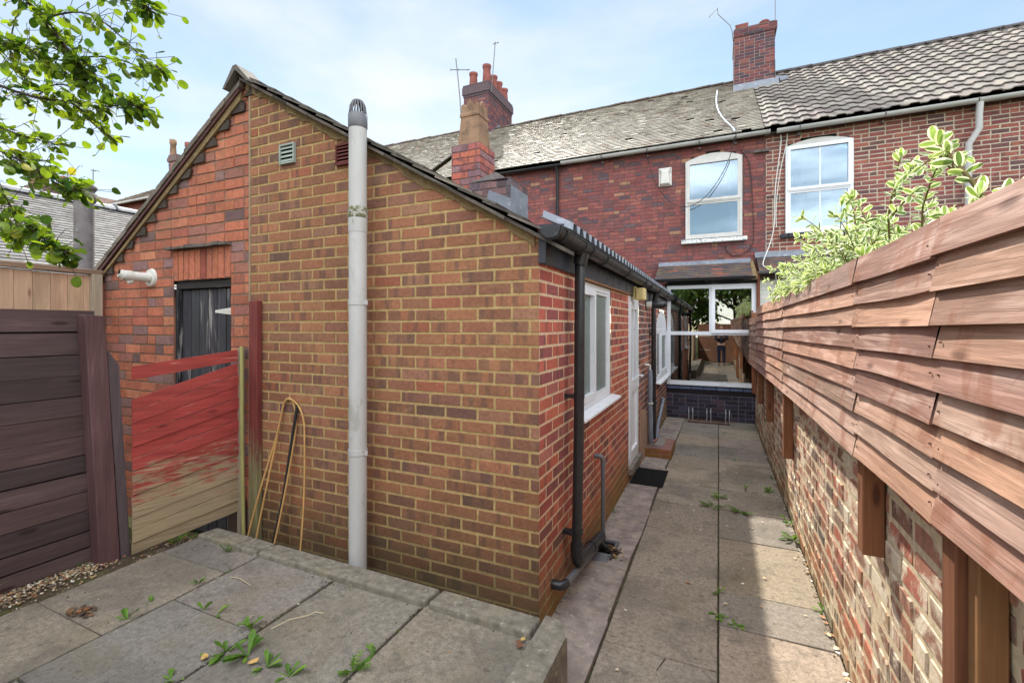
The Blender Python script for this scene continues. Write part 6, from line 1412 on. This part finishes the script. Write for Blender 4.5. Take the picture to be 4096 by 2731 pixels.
# ================================================================== PERSON (mirrored in the bay glass, standing down the alley)
pn = thing('person', 'person in dark work trousers and jacket standing down the alley holding up a phone', 'person', (.10, -3.6, 0))
m_skin = M('skin', S(196, 152, 130), .6, .35, n1=(20, .94, 1.05)); m_jacket = M('dark jacket cloth', S(52, 56, 66), .9, .15, n1=(14, .8, 1.2), bump=(30, .4, .006)); m_trouser = M('navy work trousers', S(36, 42, 62), .9, .15, n1=(14, .8, 1.2), bump=(30, .4, .006)); m_hair = M('brown hair', S(58, 44, 36), .6, .3, n1=(60, .7, 1.3)); m_shoe = M('brown boots', S(70, 54, 42), .6, .3)
def skinned(name, verts, edges, radii, mat, parent, sub=2):
    me = bpy.data.meshes.new(name); off = Vector(parent.location); p = parent.parent
    while p is not None: off = off+Vector(p.location); p = p.parent
    me.from_pydata([tuple(Vector(v)-off) for v in verts], edges, []); me.materials.append(mat)
    o = bpy.data.objects.new(name, me); C.objects.link(o); o.parent = parent
    sk = o.modifiers.new('skin', 'SKIN'); sk.use_smooth_shade = True
    lay = me.skin_vertices[0] if me.skin_vertices else None
    if lay is None:
        bpy.context.view_layer.objects.active = o; lay = me.skin_vertices[0]
    for i, r in enumerate(radii): lay.data[i].radius = r if isinstance(r, tuple) else (r, r); lay.data[i].use_root = (i == 0)
    sb_ = o.modifiers.new('sub', 'SUBSURF'); sb_.levels = 1; sb_.render_levels = sub
    return o
px, py = .10, -3.6
Q = lambda x, y, z: (px+x, py+y, z)
V = [Q(0, 0, .98), Q(0, -.01, 1.15), Q(0, -.01, 1.34), Q(0, 0, 1.46), Q(0, .01, 1.53), Q(0, .03, 1.60), Q(0, .03, 1.68), Q(0, .02, 1.755)]; E = [(i, i+1) for i in range(7)]; Rr = [(.15, .11), (.145, .105), (.165, .11), (.10, .08), .054, (.062, .07), (.075, .092), (.062, .078)]
def chain(start, pts, rs):
    i = start
    for p, r in zip(pts, rs): V.append(p); Rr.append(r); E.append((i, len(V)-1)); i = len(V)-1
    return i
for s in (-1, 1):
    k = chain(0, [Q(s*.09, 0, .90), Q(s*.10, .01, .50), Q(s*.10, -.02, .10), Q(s*.11, .02, .045), Q(s*.115, .14, .035)], [.085, .058, .042, .04, .035])
    hx = s*.07
    k = chain(3, [Q(s*.17, 0, 1.43), Q(s*.23, .04, 1.17), Q(s*.10, .26, 1.28), Q(s*.065, .31, 1.32)], [.055, .044, .034, .028])
    palm = chain(k, [Q(s*.058, .335, 1.355)], [(.034, .018)])
    for f, (dx, L) in enumerate(((-.026, .062), (-.009, .072), (.009, .068), (.026, .052))):
        chain(palm, [Q(s*(.058+dx), .352, 1.355+L*.5), Q(s*(.05+dx*.8), .350, 1.355+L*.85), Q(s*(.04+dx*.6), .338, 1.355+L*.98)], [.0095, .0085, .0075])
    chain(palm, [Q(s*.03, .325, 1.365), Q(s*.018, .322, 1.39)], [.011, .009])
body = skinned('body', V, E, Rr, m_skin, pn)
hb = MB()
for s in (-1, 1):
    hb.lathe(px+s*.031, py+.105, [(.001, 1.663), (.010, 1.668), (.012, 1.675), (.010, 1.682), (.001, 1.687)], 8)
hb.build('eyes', m_dark, pn)
mb = MB(); mb.hexa([Q(-.014, .10, 1.628), Q(.014, .10, 1.628), Q(.006, .132, 1.632), Q(-.006, .132, 1.632), Q(-.008, .10, 1.675), Q(.008, .10, 1.675), Q(.004, .112, 1.672), Q(-.004, .112, 1.672)]); mb.build('nose', m_skin, pn, .004, 2)
mb = MB(); mb.hexa([Q(-.022, .098, 1.600), Q(.022, .098, 1.600), Q(.018, .110, 1.600), Q(-.018, .110, 1.600), Q(-.022, .098, 1.611), Q(.022, .098, 1.611), Q(.016, .111, 1.610), Q(-.016, .111, 1.610)]); mb.build('mouth', M('lips', S(160, 96, 88), .5, .3), pn, .003, 2)
for s in (-1, 1):
    mb = MB(); mb.tube([Q(s*.078, .02, 1.635), Q(s*.092, .012, 1.65), Q(s*.092, .010, 1.68), Q(s*.078, .022, 1.692)], [.008, .011, .011, .007], 8); mb.build('ear', m_skin, pn)
skinned('hair', [Q(0, -.03, 1.66), Q(0, -.01, 1.74), Q(0, .045, 1.772)], [(0, 1), (1, 2)], [(.078, .072), (.082, .078), (.062, .045)], m_hair, pn)
skinned('jacket', [Q(0, -.005, .92), Q(0, -.01, 1.12), Q(0, -.01, 1.32), Q(0, 0, 1.45)]+[Q(s*a, b, c) for s in (-1, 1) for a, b, c in ((.18, 0, 1.42), (.235, .04, 1.165), (.115, .235, 1.27))], [(0, 1), (1, 2), (2, 3), (3, 4), (4, 5), (5, 6), (3, 7), (7, 8), (8, 9)], [(.175, .135), (.165, .125), (.18, .13), (.09, .08), .068, .058, .048, .068, .058, .048], m_jacket, pn)
skinned('trousers', [Q(0, 0, .96), Q(0, 0, .88)]+[Q(s*a, b, c) for s in (-1, 1) for a, b, c in ((.095, .005, .80), (.102, .01, .48), (.102, -.02, .08))], [(0, 1), (1, 2), (2, 3), (3, 4), (1, 5), (5, 6), (6, 7)], [(.16, .12), (.13, .11), .095, .072, .064, .095, .072, .064], m_trouser, pn)
for s in (-1, 1): skinned('boot', [Q(s*.105, -.05, .05), Q(s*.108, .03, .048), Q(s*.115, .15, .036)], [(0, 1), (1, 2)], [.045, .048, .036], m_shoe, pn)
ph = MB(); ph.box(px-.037, px+.037, py+.335, py+.343, 1.36, 1.50); tag(ph.build('phone', m_white_pl), 'pale phone held up in front of the standing person', 'phone')
